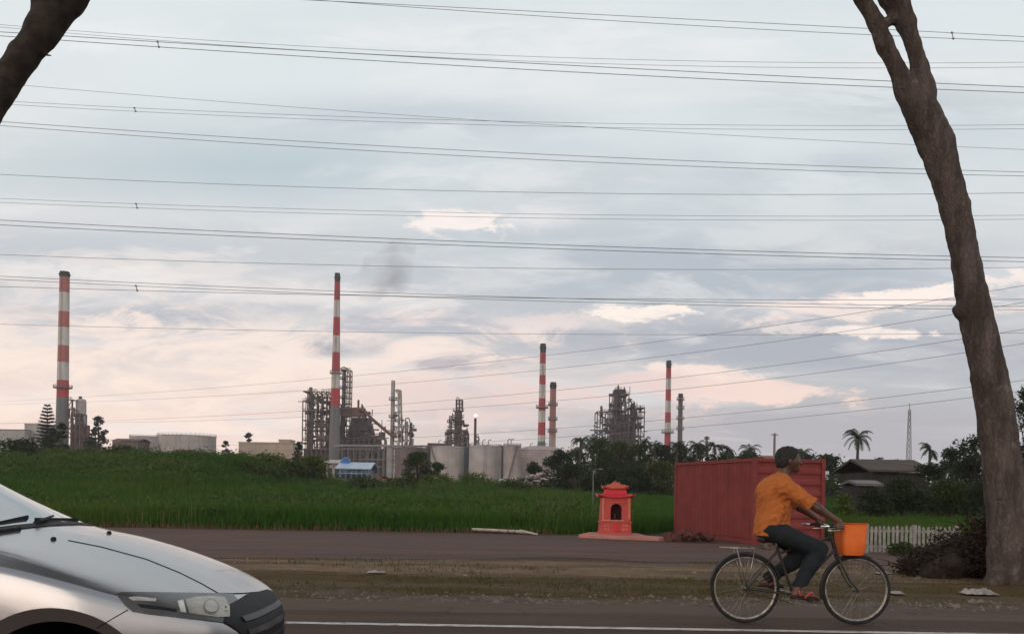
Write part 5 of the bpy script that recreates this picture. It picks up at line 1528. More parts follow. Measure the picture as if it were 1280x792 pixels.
    def clutter(s, name, x0, x1, yt, yb, n, m, dy=-1.5, depth=8):
        """valves, short pipes and small vessels on the decks, one mass of ironwork"""
        mb = MB(); r = s.rnd; s.cx = (x0 + x1) / 2
        for _ in range(n):
            X, Z = r.uniform(s.X(x0), s.X(x1)), r.uniform(s.Z(yb), s.Z(yt)); y_ = s.Y + dy + r.uniform(0, depth); q = r.random()
            if q < .4: mb.bar((X, y_, Z), (X + r.uniform(-4, 4), y_, Z), r.uniform(.2, .55))
            elif q < .75: mb.bar((X, y_, Z), (X, y_, Z + r.uniform(1, 4.5)), r.uniform(.2, .7))
            else: w_ = r.uniform(.5, 1.6); mb.box(X - w_, X + w_, y_, y_ + 1.5, Z, Z + r.uniform(.5, 1.6))
        o = mb.build(name, m, s.root); o['kind'] = 'stuff'; return o

# main furnace block behind the tallest chimney
u = Unit('furnace_unit', 'rusty furnace and boiler block with ducts around the foot of the tallest chimney', 440, Y1 + 8, 'refinery unit', 'refinery process units')
u.block('firebox', 424, 481, 560, None, 18, furn, 0, 14); u.block('firebox', 428, 470, 546, 560, 16, furn, 1, 9); u.block('hood', 432, 464, 530, 546, 12, furn, 2, 6, 4); u.block('hood', 436, 460, 521, 530, 9, rust, 3, 4, 2)
u.block('duct', 424, 454, 509, 520, 5, duct_m, 0, 3)
u.pipe('sloping_duct', [(448, 511), (455, 513), (464, 523), (488, 543), (496, 546)], 4.0, duct_m, -1)
u.vessel('vent_pipe', 446, 499, 510, 2.6, rust_d, 2, (), False)
u.pipe('header_pipe', [(458, 545), (478, 545), (483, 550), (483, 585)], 2.6, grey_st, -2)
u.pipe('header_pipe', [(428, 556), (470, 556), (484, 558)], 1.8, rust, -2); u.pipe('header_pipe', [(426, 566), (484, 566)], 1.8, grey_st, -2.5)
u.frame('walkway', 424, 482, 548, None, 3, 9, 1, 4, rust, .4, -4, .25, 0, .6)
u.clutter('pipework', 426, 482, 536, 592, 150, rust_d, -4, 6)
u.clutter('pipework', 428, 464, 512, 545, 80, rust_d, 0, 8)
# ladder tower behind the chimney
u = Unit('ladder_tower', 'thin pipe column and ladder cage directly behind the tallest chimney', 431, Y1 + 14, 'refinery unit', 'refinery process units')
u.vessel('column', 428, 461, 560, 4, grey_st, 0, (463, 474, 486, 498))
u.frame('cage', 431, 437, 463, 560, 4, 1, 1, 14, rust, .4, -1, .2, 0, .4); u.pipe('overhead_pipe', [(426, 465), (428, 459), (435, 462), (436.5, 468), (436.5, 520)], 1.3, grey_st, -3)
# open steel frame left of the chimney
u = Unit('steel_frame_tower', 'open brown steel framework full of pipes, left of the tallest chimney', 396, Y1 + 4, 'refinery unit', 'refinery process units')
u.frame('frame', 377.5, 413, 489, None, 12, 6, 1, 10, rust, .45, 0, .4, .1, .28)
u.frame('annex', 410, 418, 502, None, 12, 1, 1, 8, rust, .5, 2, .3, 0, .8)
u.vessel('column', 384, 482, None, 4.5, grey_st, 5, (500, 515, 530, 545)); u.vessel('drum', 397, 508, 560, 3.4, pale_st, 6); u.vessel('drum', 405, 520, 560, 5, rust_d, 7)
u.block('heat_exchanger', 392, 410, 528, 533, 8, grey_st, 2); u.block('heat_exchanger', 394, 412, 543, 548, 8, pale_st, 3); u.block('pump_house', 378, 416, 560, None, 12, furn, 2, 5)
for i in range(7): u.pipe('riser_pipe', [(380 + i * 5.2, 495 + (i * 7) % 13), (380 + i * 5.2, 575)], 1.0, (rust, grey_st, rust_d)[i % 3], 2 + (i % 3) * 3)
u.clutter('pipework', 378, 413, 492, 575, 170, rust_d, 0, 12)
# guyed column right of the furnace
u = Unit('lattice_column', 'slim pale column with a lattice mast leaning out on its right side', 493, Y1 + 10, 'refinery unit', 'refinery process units')
u.vessel('column', 490, 475, None, 5.2, pale_st, 0, (500, 522, 541)); 
mb = MB()
def UX(px): return u.X(px)
u.cx = 497
for d in (-2, 2):
    mb.bar((UX(493), u.Y + d, u.Z(488)), (UX(497.5), u.Y + d, u.Z(487)), .4); mb.bar((UX(497), u.Y + d, u.Z(487)), (UX(499), u.Y + d, 0), .42); mb.bar((UX(499.5), u.Y + d, u.Z(487)), (UX(505), u.Y + d, 0), .42)
    for k in range(11):
        y0_, y1_ = 488 + k * 9, 488 + (k + 1) * 9
        mb.bar((UX(493), u.Y + d, u.Z(y0_)), (UX(499.5 + k * .45), u.Y + d, u.Z(y0_)), .3); mb.bar((UX(493), u.Y + d, u.Z(y0_)), (UX(499.5 + k * .5), u.Y + d, u.Z(y1_)), .25)
mb.build('lattice', pale_st, u.root)
u.clutter('pipework', 490, 504, 520, 575, 30, rust, -3, 6)
u = Unit('small_column', 'small twin column with a curved pipe cap between the lattice column and the tanks', 510, Y1 + 6, 'refinery unit', 'refinery process units')
u.vessel('column', 507.5, 526, None, 4.2, pale_st, 0, (540,)); u.vessel('column', 512.5, 527, None, 3.6, grey_st, 2, (545, 534)); u.pipe('overhead_pipe', [(506, 535), (507, 523), (511, 522.5), (513, 530)], 1.4, grey_st, -2)
u.clutter('pipework', 503, 516, 535, 575, 22, rust, -2, 6)
# pipe rack
u = Unit('pipe_rack', 'low pipe rack with tall end posts in front of the furnace block', 470, Y1 - 14, 'pipe rack')
u.frame('rack', 420, 540, 556, None, 5, 16, 1, 3, grey_st, .4, 0, .05, 0, .15, False)
for i, y_ in enumerate((557, 561, 574, 578, 583)): u.pipe('pipe', [(418, y_), (500 + i * 8, y_), (520 + i * 4, y_)], 1.6, (pale_st, grey_st)[i % 2], i - 1)
u.vessel('knockout_drum', 487, 556, None, 9, pale_st, 1, ()); u.vessel('knockout_drum', 479, 560, None, 5, grey_st, 2, ())
# fractionating tower
u = Unit('fractionating_tower', 'stepped brown tower with railed decks above the left tanks', 571, Y1 + 25, 'refinery unit', 'refinery process units')
u.vessel('column', 572, 512, None, 9.5, rust, 0, (514, 522, 531, 540, 548)); u.frame('top_frame', 569.5, 577, 500, 514, 5, 2, 1, 3, rust_d, .45, -2.5, .3, 0, .3)
u.vessel('column', 562.5, 519, None, 4.5, pale_st, 0, (528, 541, 550)); u.vessel('column', 581, 545, None, 5, rust, 0, (551,)); u.frame('frame', 558, 585, 541, None, 9, 5, 1, 6, rust, .45, -5, .3, .2, .4)
u.clutter('pipework', 558, 584, 525, 565, 70, rust_d, -6, 9)
u.block('pump_house', 533, 558, 553, None, 10, rust_d, 4, 4)
# flare / light mast
u = Unit('flare_stack', 'thin dark stack topped by a bright white lamp above the tanks', 594, Y1 - 20, 'stack')
u.vessel('pipe', 593.5, 522, None, 3.2, rust_d, 0, (), False); u.cx = 594
mb = MB(); c_ = Vector((u.X(594), u.Y, u.Z(520))); mb.lathe(c_, [(.02, -1.1), (.7, -.8), (1.05, -.3), (1.1, 0), (1.0, .5), (.55, .9), (.02, 1.1)], 16); lm = mat('lit_lamp', (.9, .88, .84), (.9, .88, .84), 1, .4); lb = lm.node_tree.nodes['Principled BSDF']; lb.inputs['Emission Color'].default_value = (1, .95, .88, 1); lb.inputs['Emission Strength'].default_value = .45; mb.build('lamp', lm, u.root, True)
u.frame('bracket', 594.5, 598, 546, 560, 3, 1, 1, 2, rust_d, .4, -1, .3)
# dark cracking tower
u = Unit('cracking_tower', 'dark stepped steel cracking tower crowded with decks, above the right treeline', 776, 440, 'refinery unit', 'refinery process units')
u.frame('frame', 764, 785, 492, None, 12, 4, 1, 12, rust_d, .45, 0, .35, .1, .4); u.frame('frame', 746, 766, 514, None, 12, 3, 1, 8, rust_d, .45, 1, .3, .3, .2); u.frame('frame', 785, 805, 509, None, 12, 3, 1, 9, rust_d, .45, 1, .3, .2, .3)
u.frame('frame', 768, 781, 486, 492, 8, 3, 1, 2, rust_d, .5, 2, .3, 0, .6)
u.vessel('reactor', 773, 484, None, 9, rust, 7, ()); u.vessel('vent_pipe', 772.5, 480, 490, 2.2, rust_d, 4, (), False); u.vessel('reactor', 792, 503, None, 7, rust_d, 6, ()); u.vessel('vent_pipe', 752, 506, 520, 3, rust_d, 5, (), False); u.vessel('vent_pipe', 793, 501, 512, 2.4, rust_d, 4, (), False)
u.block('regenerator', 764, 790, 533, None, 12, furn, 2, 6, 3); u.block('regenerator', 767, 786, 518, 533, 9, furn, 3, 4, 1)
u.pipe('transfer_pipe', [(748, 515), (765, 514), (768, 530)], 2.0, duct_m, 0); u.pipe('transfer_pipe', [(786, 500), (795, 512), (797, 540)], 2.0, rust_d, 0)
u.clutter('pipework', 765, 787, 490, 560, 170, rust_d, -1, 13); u.clutter('pipework', 747, 765, 520, 570, 40, rust_d, -1, 13); u.clutter('pipework', 785, 804, 511, 570, 55, rust_d, -1, 13)
mb = MB(); u.cx = 745; mb.bar((u.X(738), u.Y + 3, u.Z(537)), (u.X(768), u.Y + 3, u.Z(537)), .6); mb.build('gangway', rust_d, u.root)
# tower beside the leftmost chimney
u = Unit('silo_tower', 'pale silo with a rust coloured frame beside the leftmost chimney', 96, 410, 'refinery unit', 'refinery process units')
u.vessel('silo', 95, 497, None, 12.5, tank_w, 4, ()); u.vessel('vent_pipe', 94, 494, 500, 4, rust_d, 4, (), False); u.block('casing', 91, 103, 530, None, 8, mat('orange_rust', (.21, .085, .055), (.14, .06, .045), .3, .85), -1, 4)
u.frame('frame', 87, 93, 500, None, 5, 1, 1, 9, rust, .45, -3, .3, 0, .7); u.frame('frame', 95, 106, 518, None, 6, 2, 1, 6, rust, .45, -5, .3, .2, .6); u.clutter('pipework', 88, 105, 518, 575, 40, rust_d, -4, 6)

# ------------------------------------------------------------------ storage tanks
def tank(label, x0, x1, yt, Y, m, roof='flat', stair=False, rail=True, pipes=0):
    xc = (x0 + x1) / 2; R_ = (WX(x1, 580, Y) - WX(x0, 580, Y)) / 2; X = WX(xc, 580, Y); H = WZ(xc, yt, Y)
    t = empty('storage_tank', (X, Y, 0), label, 'storage tank', 'refinery storage tanks')
    mb = MB(); pr = [(R_, -.4)]
    for k in range(1, 6): pr += [(R_, H * k / 5 - .04), (R_ + .05, H * k / 5 - .02), (R_ + .05, H * k / 5), (R_, H * k / 5 + .002)]
    mb.lathe((X, Y, 0), pr[:-1], 56); mb.build('shell', m, t, True, auto=30)
    mb = MB(); hh_ = {'flat': .6, 'cone': R_ * .10, 'dome': R_ * .22}[roof]
    mb.lathe((X, Y, H), [(R_ + .18, -.05), (R_ + .18, .12)] + [(R_ * math.cos(a_), .12 + hh_ * math.sin(a_)) for a_ in np.linspace(.1, PI / 2 - .02, 8)], 48); mb.build('roof', m, t, True, auto=40)
    if rail:
        mb = MB()
        for k in range(40):
            a_, c_ = 2 * PI * k / 40, 2 * PI * (k + 1) / 40; p, q2 = (X + R_ * math.cos(a_), Y + R_ * math.sin(a_)), (X + R_ * math.cos(c_), Y + R_ * math.sin(c_))
            mb.bar(p + (H,), p + (H + 1.1,), .09)
            for dz in (.6, 1.1): mb.bar(p + (H + dz,), q2 + (H + dz,), .08)
        mb.build('railing', grey_st, t)
    if stair:
        mb = MB()
        for k in range(24):
            a_ = math.radians(-60 - k * 2.9 if stair > 0 else -150 + k * 2.9); z_ = H * (1 - k / 24); r_ = R_ + .5
            p = (X + r_ * math.cos(a_), Y + r_ * math.sin(a_), z_); mb.box(p[0] - .35, p[0] + .35, p[1] - .4, p[1] + .4, z_ - .10, z_)
            mb.bar(p, (p[0], p[1], z_ + 1.0), .08)
        mb.build('stair', rust_d, t)
    for k in range(pipes):
        mb = MB(); a_ = X + R_ * (-.5 + k * .35); mb.tube([(a_, Y - R_ * .3, H), (a_, Y - R_ * .3, H + 2.2), (a_ + .3, Y - R_ * .3, H + 2.6), (a_ + 1.1, Y - R_ * .3, H + 2.7)], .16, 8); mb.build('vent', grey_st, t, True)
    return t
tank('brown tank at the left end of the tank row, behind the bush', 493, 534, 560.5, 345, tank_b, 'flat', 1, True, 1)
tank('added dark cylinder filling the dark gap after the second tank', 570, 589, 560, 372, mat('tank_gap_dark', (.040, .042, .048), (.06, .06, .065), .2, .8), 'flat', rail=False)  # added cylinder, its dark colour stands for the gap between two tanks
tank('pale tank second in the row, right of the brown tank', 538, 580, 559.5, 335, tank_w, 'flat', -1, True, 2)
tank('pale tank in the middle of the row, under the white-topped vent stack', 586, 626.5, 558.5, 330, tank_w, 'flat', 0, True, 3)
tank('added dark cylinder filling the dark gap right of the middle tank', 616, 640, 558.5, 368, MATS['tank_gap_dark'], 'flat', rail=False)  # second added cylinder, coloured as the dark gap
tank('narrow grey tank with a spiral stair before the domed tank', 629, 651, 558, 322, tank_p, 'flat', 1, True, 2)
tank('wide pinkish domed tank at the right end of the row', 649, 702, 563, 350, tank_p, 'dome', 0, False, 3)
tank('broad low pale tank left of the beige buildings', 199, 268, 545.5, 380, tank_w, 'flat', -1)
tank('shorter white tank at the left edge of the broad low tank', 163, 205, 547, 400, tank_w, 'cone', 0)
# ------------------------------------------------------------------ far buildings
def building(name, label, x0, x1, yt, Y, depth, mw, roof='flat', mr=None, rows=1, cols=4, eave=.6, ridge=2.0, wind=True, dome=None, y_b=None):
    X0, X1, H = WX(x0, 575, Y), WX(x1, 575, Y), WZ((x0 + x1) / 2, yt, Y); z0 = ht((X0 + X1) / 2, Y) if Y < 200 else 0
    t = empty(name, ((X0 + X1) / 2, Y, z0), label, 'building')
    mb = MB(); mb.box(X0, X1, Y, Y + depth, z0 - .4, H); mb.build('wall', mw, t)
    if roof == 'flat':
        mb = MB(); mb.box(X0 - .2, X1 + .2, Y - .2, Y + depth + .2, H + .003, H + .35); mb.build('roof', mr or mw, t)
    else:
        mb = MB(); yc_ = Y + depth / 2; e = eave
        mb.prism([(Y - e, H + .003), (yc_, H + ridge), (Y + depth + e, H + .003), (Y + depth + e, H + .14), (yc_, H + ridge + .16), (Y - e, H + .14)], 'x', X0 - e, X1 + e); mb.build('roof', mr, t)
    if wind:
        for r_ in range(rows):
            for c_ in range(cols):
                wx_ = X0 + (X1 - X0) * (c_ + .5) / cols; wz_ = z0 + (H - z0) * (r_ + .45) / rows; w_ = min(1.6, (X1 - X0) / cols * .3); h_ = min(1.6, (H - z0) / rows * .4)
                mb = MB(); mb.box(wx_ - w_, wx_ + w_, Y - .08, Y - .003, wz_, wz_ + h_); mb.build('window', mat('dark_window', (.03, .032, .035), None, 3, .3), t)
    return t
beige = mat('beige_wall', (.42, .33, .26), (.34, .26, .21), .3, .85); pale = mat('pale_wall', (.40, .37, .35), (.31, .28, .265), .3, .8)
building('factory_hall', 'long beige hall in front of the open steel framework', 298, 366, 553.5, 330, 14, beige, 'flat', beige, 1, 7)
building('factory_hall', 'small stepped beige block on the right end of the long hall', 348, 362, 550, 338, 8, beige, 'flat', beige, 1, 2, wind=False)
building('factory_hall', 'pale flat-roofed works building at the far left edge', -30, 30, 537, 390, 16, pale, 'flat', grey_st, 2, 8)
building('factory_hall', 'pale block with pipes on top, left of the conifer', 30, 51, 530, 395, 12, pale, 'flat', pale, 2, 3)
building('factory_hall', 'low brown roofed shed between the leftmost tower and the broad tank', 140, 172, 551, 370, 12, mat('brown_wall', (.16, .11, .09), None, .3, .9), 'gable', mat('brown_roof', (.14, .085, .07), None, .3, .9), 1, 3, ridge=1.2)
building('factory_hall', 'long low terminal building just above the red container', 930, 985, 570, 300, 14, mat('orange_wall', (.36, .15, .09), None, .3, .8), 'flat', pale, 1, 6, wind=False)
blue = mat('blue_roof', (.10, .22, .42), (.30, .38, .48), .6, .45); bluep = mat('pale_blue_roof', (.42, .50, .58), (.32, .40, .50), .5, .5)
shed = building('shed', 'blue roofed shed with a small blue dome below the tallest chimney', 426, 459, 586, 150, 7, mat('shed_wall', (.30, .34, .40), (.06, .08, .12), .8, .8), 'gable', bluep, 1, 5, .8, 1.1)
mb = MB(); mb.box(WX(424, 590, 146), WX(459, 590, 146), 144.5, 149, WZ(443, 592, 146), WZ(443, 592, 146) + .16); mb.build('awning', blue, shed)
mb = MB(); c_ = W(430, 576, 152); mb.lathe((c_.x, 153.5, c_.z - .8), [(.85, 0), (1.0, .35), (.92, .8), (.62, 1.25), (.2, 1.5), (.02, 1.55)], 20); mb.build('dome', mat('dome_blue', (.03, .11, .33), (.04, .14, .38), 1, .35), shed, True)
building('shed', 'low white-roofed hut left of the blue roofed shed', 408, 426, 579, 156, 6, pale, 'gable', pale, 1, 2, .6, .6)
thatch = mat('thatch_brown', (.085, .062, .050), (.055, .041, .033), .8, .9, bmp=.3)
building('hut', 'brown roofed hut among dark trees right of the container', 1092, 1158, 590, 62, 6, mat('hut_wall', (.022, .018, .015), (.036, .030, .025), .8, .9), 'gable', thatch, 1, 4, .5, .85, False)

building('hut', 'low grey-roofed lean-to in front of the brown roofed hut', 1074, 1098, 607, 52, 2, MATS['hut_wall'], 'gable', mat('grey_sheet', (.16, .145, .135), (.09, .08, .075), .8, .7), 1, 2, .25, .2, False)

# masts and poles
def mast(px, yt, Y, label, w0, w1, m):
    X, H = WX(px, 570, Y), WZ(px, yt, Y); t = empty('radio_mast', (X, Y, 0), label, 'mast'); mb = MB(); n = 14
    for k in range(n):
        z0_, z1_ = H * k / n, H * (k + 1) / n; a_, b_ = w0 + (w1 - w0) * k / n, w0 + (w1 - w0) * (k + 1) / n
        P = [[(X - q, Y - q, z_), (X + q, Y - q, z_), (X + q, Y + q, z_), (X - q, Y + q, z_)] for q, z_ in ((a_, z0_), (b_, z1_))]
        for i in range(4): mb.bar(P[0][i], P[1][i], .22); mb.bar(P[1][i], P[1][(i + 1) % 4], .14); mb.bar(P[0][i], P[1][(i + 1) % 4], .14)
    mb.build('lattice', m, t); mb = MB(); mb.bar((X, Y, H), (X, Y, H + 4), .3); mb.build('antenna', m, t); return t
mast(1136, 512, 520, 'faint grey lattice radio mast right of the tall palm', 1.5, .5, grey_st)
X, Yp = WX(968, 560, 180), 180
t = empty('utility_pole', (X, Yp, 0), 'grey utility pole rising behind the container above the cyclist', 'pole'); mb = MB(); mb.tube([(X, Yp, -.2), (X, Yp, WZ(968, 541, Yp))], [.28, .22], 10); mb.build('post', grey_st, t, True); mb = MB(); mb.bar((X - .7, Yp, WZ(968, 543, Yp)), (X + .7, Yp, WZ(968, 543, Yp)), .18); mb.build('crossarm', grey_st, t)
Yp = 58; X = WX(741.5, 600, Yp); z0 = ht(X, Yp)
t = empty('lamp_post', (X, Yp, z0), 'thin grey lamp post in the meadow left of the shrine', 'lamp post'); mb = MB(); zt_ = WZ(741, 587, Yp); mb.tube([(X, Yp, z0 - .1), (X, Yp, zt_)], [.045, .03], 8); mb.tube([(X, Yp, zt_ - .06), (X + .25, Yp, zt_ + .06), (X + .42, Yp, zt_ + .07)], .02, 6); mb.build('post', grey_st, t, True)
mb = MB(); mb.box(X + .36, X + .62, Yp - .06, Yp + .06, zt_ + .045, zt_ + .10); mb.build('lamp_head', pale_st, t, bevel=.01)

# pale debris before the tanks
rb_ = empty('debris_heap', (WX(672, 597, 118), 118, 0), 'pale rubble and rags heaped in front of the right hand tanks', 'rubble heap')
for nm, mm, n_, sd in (('slab', tank_w, 60, 1), ('rubble', mat('rubble_brown', (.20, .14, .115), (.11, .08, .065), .8, .9), 70, 2)):
    mb = MB(); r = random.Random(sd)
    for k in range(n_):
        a_ = r.uniform(-1, 1); px = 672 + a_ * 44; p = W(px, 601 - r.uniform(0, 9) * (1 - abs(a_)) , 118 + r.uniform(-1.5, 1.5)); w_ = r.uniform(.15, .6)
        p.z = max(p.z, ht(p.x, p.y) + .1); d = Vector((r.uniform(-1, 1), r.uniform(-1, 1), r.uniform(-.5, .5))).normalized(); mb.bar(p - d * w_, p + d * w_, w_ * 1.1, w_ * .35)
    o = mb.build(nm, mm, rb_); o['kind'] = 'stuff'
mb = MB()
for k in range(9):
    r = random.Random(k); p = W(468 + k * 5, 600 - k * .2, 112); p.z = ht(p.x, 112) + 1.2 + r.uniform(0, .5); mb.bar(p, p + Vector((r.uniform(.8, 2), 0, r.uniform(-.4, .3))), .22)
tag(mb.build('timber_pile', mat('timber', (.26, .15, .10), (.2, .11, .08), 1, .9), None, org=(WX(485, 600, 112), 112, 1)), 'scattered brown timber beside the blue roofed shed', 'timber pile')

# smoke drifting from the tallest chimney
sm = SDF((WX(430, 340, 405), 385, WZ(480, 384, 405)), (WX(532, 340, 405), 425, WZ(480, 292, 405)), 1.0)
for px, py, r_ in ((458, 355, 6.0), (468, 342, 7), (484, 334, 9.0), (497, 324, 8), (480, 350, 7.5), (495, 338, 8), (468, 360, 6), (502, 314, 5.5), (490, 356, 6), (450, 364, 4)):
    p = W(px, py, 405); sm.ball(p, (r_, r_ * .8, r_), 3)
sm.wobble(1.1, [(.35, 1), (.7, .6)], 4)
m = bpy.data.materials.new('smoke'); m.use_nodes = True; mt = m.node_tree
mt.nodes.remove(mt.nodes['Principled BSDF']); pv = mt.nodes.new('ShaderNodeVolumePrincipled'); pv.inputs['Color'].default_value = (.30, .30, .32, 1)
tcm = mt.nodes.new('ShaderNodeTexCoord'); nz = noise(mt, tcm.outputs['Object'], .09, 3, .5); mt.links.new((nz.step(.30, .75) * .042).s, pv.inputs['Density']); mt.links.new(pv.outputs[0], mt.nodes['Material Output'].inputs['Volume'])
o = sm.build('smoke_plume', m, None, (WX(482, 340, 405), 405, 0)); tag(o, 'dark grey smoke puff drifting right of the tallest chimney top', 'smoke', None, 'stuff')
# ================================================================== trees, palms, bushes
leaf_mat('leaf_dark', (.016, .026, .009), (.030, .044, .014), (.040, .050, .018), .25)
leaf_mat('leaf_mid', (.030, .048, .010), (.054, .076, .018), (.070, .084, .024), .25)
leaf_mat('leaf_bright', (.052, .080, .012), (.090, .120, .022), (.125, .135, .032), .25)
leaf_mat('leaf_olive', (.040, .052, .012), (.070, .082, .020), (.095, .098, .030), .25)
leaf_mat('leaf_grey', (.060, .060, .048), (.10, .095, .08), (.045, .045, .035), .25)
trunk_m = mat('tree_trunk', (.075, .058, .046), (.045, .035, .028), 2, .95)
GT, GB, GPm = 'trees of the distant treeline', 'bushes on the field bank', 'palms rising from the treeline'
def crown_shape(x, y, z0, H, Rw, kind, seed):
    r = random.Random(seed); C_, R_ = [], []
    n = {'round': 42, 'bush': 26, 'sparse': 44, 'tall': 44}[kind]
    lo = {'round': .08, 'bush': .0, 'sparse': .30, 'tall': .06}[kind]
    for _ in range(n):
        t = r.uniform(0, 1); zz_ = z0 + H * (lo + (1 - lo) * t)
        prof = math.sin(PI * min(1, .18 + .82 * t) ** .9) ** .6 if kind != 'bush' else (1 - t ** 2) ** .5
        rr = Rw * prof * r.uniform(.35, .85); a_ = r.uniform(0, 2 * PI)
        s_ = Rw * r.uniform(.20, .44) * (1 if kind != 'sparse' else .62)
        C_.append((x + rr * math.cos(a_), y + rr * math.sin(a_) * .8, min(zz_, z0 + H - s_ * .6))); R_.append(s_)
    C_.append((x + r.uniform(-.1, .1) * Rw, y, z0 + H - Rw * .22)); R_.append(Rw * .26)
    return C_, R_
def tree(px, yt, wpx, Y, kind, lm, label, group=GT, n=None, name='tree', size=None):
    X = WX(px, 590, Y); z0 = ht(X, Y); H = WZ(px, yt, Y) - z0; Rw = wpx * Y / F / 2
    t = empty(name, (X, Y, z0), label, 'bush' if name == 'bush' else 'tree', group)
    C_, R_ = crown_shape(X, Y, z0, H, Rw, kind, int(px * 13 + yt))
    size = size or max(.10, Y * .0024)
    area = Rw * H; n = n or int(min(9000, max(1200, area / size ** 2 * (17 if kind != 'sparse' else 9))))
    V, Q = leaves_np(C_, R_, n, size, int(px))
    V[:, 2] = np.maximum(V[:, 2], z0 + .02)
    np_mesh('crown', V - np.array((X, Y, z0)), Q, MATS[lm], t)
    mb = MB(); th = H * (.75 if kind != 'bush' else .5); rt = max(.05, Rw * .07)
    mb.tube([(X, Y, z0 - .2), (X + rt, Y, z0 + th * .4), (X - rt * .5, Y, z0 + th)], [rt * 1.3, rt, rt * .35], 8)
    for k in range(0, len(C_), 2):
        c_ = Vector(C_[k]); mb.tube([(X, Y, z0 + th * (.35 + .02 * k)), Vector((X, Y, z0 + th * .55)).lerp(c_, .55) + Vector((0, 0, .1 * Rw)), c_], [rt * .5, rt * .3, rt * .1], 5)
    mb.build('trunk' if name == 'tree' else 'stems', trunk_m, t, True)
    return t
def palm(px, yt, wpx, Y, label, seed, bend=.6, group=GPm):
    X = WX(px, 590, Y); z0 = ht(X, Y); R_ = wpx * Y / F / 2; top = WZ(px, yt, Y) - R_ * .42
    r = random.Random(seed); t = empty('palm_tree', (X, Y, z0), label, 'palm tree', group)
    mb = MB(); P = []
    for k in range(8):
        f = k / 7; P.append((X - bend * (1 - f) ** 2 + bend * 0, Y, z0 - .2 + (top - z0 + .2) * f))
    mb.tube(P, [.26 - .12 * k / 7 for k in range(8)], 10); mb.build('trunk', trunk_m, t, True)
    VV, QQ, base = [], [], 0
    rg = np.random.default_rng(seed)
    for k in range(19):
        a_ = 2 * PI * k / 19 * 2.6 + r.uniform(-.2, .2); el = r.uniform(-.35, 1.25); L = R_ * 1.28 * r.uniform(.85, 1.12)
        d = Vector((math.cos(a_) * math.cos(el), math.sin(a_) * math.cos(el), math.sin(el))); c_ = Vector((X, Y, top)); pts = [c_.copy()]; dd = d.copy()
        N = 12
        for j in range(N):
            c_ = c_ + dd * L / N; dd = (dd + Vector((0, 0, -.16 - .015 * j))).normalized(); pts.append(c_.copy())
        for j in range(N):
            p, q = pts[j], pts[j + 1]; ax_ = (q - p).normalized(); sd = ax_.cross(Vector((0, 0, 1)));
            sd = sd.normalized() if sd.length > .01 else Vector((1, 0, 0)); w_ = R_ * .03
            VV += [p - sd * w_ * .5, p + sd * w_ * .5, q + sd * w_ * .4, q - sd * w_ * .4]
            for h_ in (0, .5):
                pp = p.lerp(q, h_); ll = R_ * .36 * math.sin(PI * min(.97, (j + h_ + 1.2) / (N + 1.5))) ** .7
                for s_ in (-1, 1):
                    tip = pp + (sd * s_ * .75 + ax_ * .55 + Vector((0, 0, -.42 - .3 * r.random()))).normalized() * ll
                    VV += [pp, pp + ax_ * R_ * .045, tip + ax_ * .01, tip]
    V = np.array([tuple(v) for v in VV]); Q = np.arange(len(V)).reshape(-1, 4)
    np_mesh('fronds', V - np.array((X, Y, z0)), Q, MATS['palm_leaf'], t)
    return t
leaf_mat('palm_leaf', (.020, .034, .012), (.040, .055, .020))

# left bank and around the left works
tree(16, 549, 84, 104, 'bush', 'leaf_dark', 'broad dark bush on the bank at the far left edge', GB, name='bush')
tree(44, 556, 60, 100, 'bush', 'leaf_dark', 'low dark bush right of the bush at the far left edge', GB, name='bush')
tree(66, 537, 34, 180, 'round', 'leaf_dark', 'dark tree under the tiered conifer', GT)
tree(76, 528, 20, 170, 'tall', 'leaf_dark', 'narrow dark tree against the foot of the leftmost chimney', GT)
tree(122, 520, 30, 240, 'sparse', 'leaf_grey', 'sparse greyish tree right of the silo tower', GT)
tree(112, 546, 40, 210, 'round', 'leaf_grey', 'low grey green tree right of the leftmost chimney foot', GT)
tree(150, 556, 64, 101, 'bush', 'leaf_mid', 'rounded bush on the bank left of the broad pale tank', GB, name='bush')
tree(105, 561, 56, 98, 'bush', 'leaf_mid', 'bush on the bank below the silo tower', GB, name='bush')
tree(240, 562, 60, 99, 'bush', 'leaf_bright', 'bright bush on the bank below the broad pale tank', GB, name='bush')
tree(285, 566, 56, 97, 'bush', 'leaf_mid', 'bush on the bank left of the beige hall', GB, name='bush')
tree(335, 566, 70, 98, 'bush', 'leaf_bright', 'bright bush on the bank below the beige hall', GB, name='bush')
for px_, yt_, w_, Y_, lab_ in ((128, 572, 70, 92, 'dark rounded shrub on the bank slope below the rounded bush'), (205, 569, 60, 95, 'dark rounded shrub on the bank below the left edge of the broad tank'),
        (318, 577, 84, 88, 'dark shrub low on the bank slope below the beige hall'), (362, 574, 60, 94, 'dark shrub on the bank below the right end of the beige hall'), (455, 596, 70, 92, 'dark low shrub just below the blue roofed shed'),
        (500, 598, 60, 94, 'dark low shrub left below the big round bush'), (640, 600, 80, 92, 'dark low shrub below the pale rubble'), (80, 577, 60, 90, 'dark shrub on the bank slope nearest the car windscreen')):
    tree(px_, yt_, w_, Y_, 'bush', 'leaf_mid', lab_, GB, name='bush')
tree(282, 551, 16, 320, 'sparse', 'leaf_grey', 'small grey tree between the broad tank and the beige hall', GT)
tree(310, 541, 22, 350, 'sparse', 'leaf_grey', 'grey tree top rising behind the left end of the beige hall', GT)
tree(373, 552, 17, 140, 'round', 'leaf_dark', 'small round dark tree at the right end of the beige hall', GT)
tree(390, 570, 60, 96, 'bush', 'leaf_bright', 'bright bush left of the blue roofed shed', GB, name='bush')
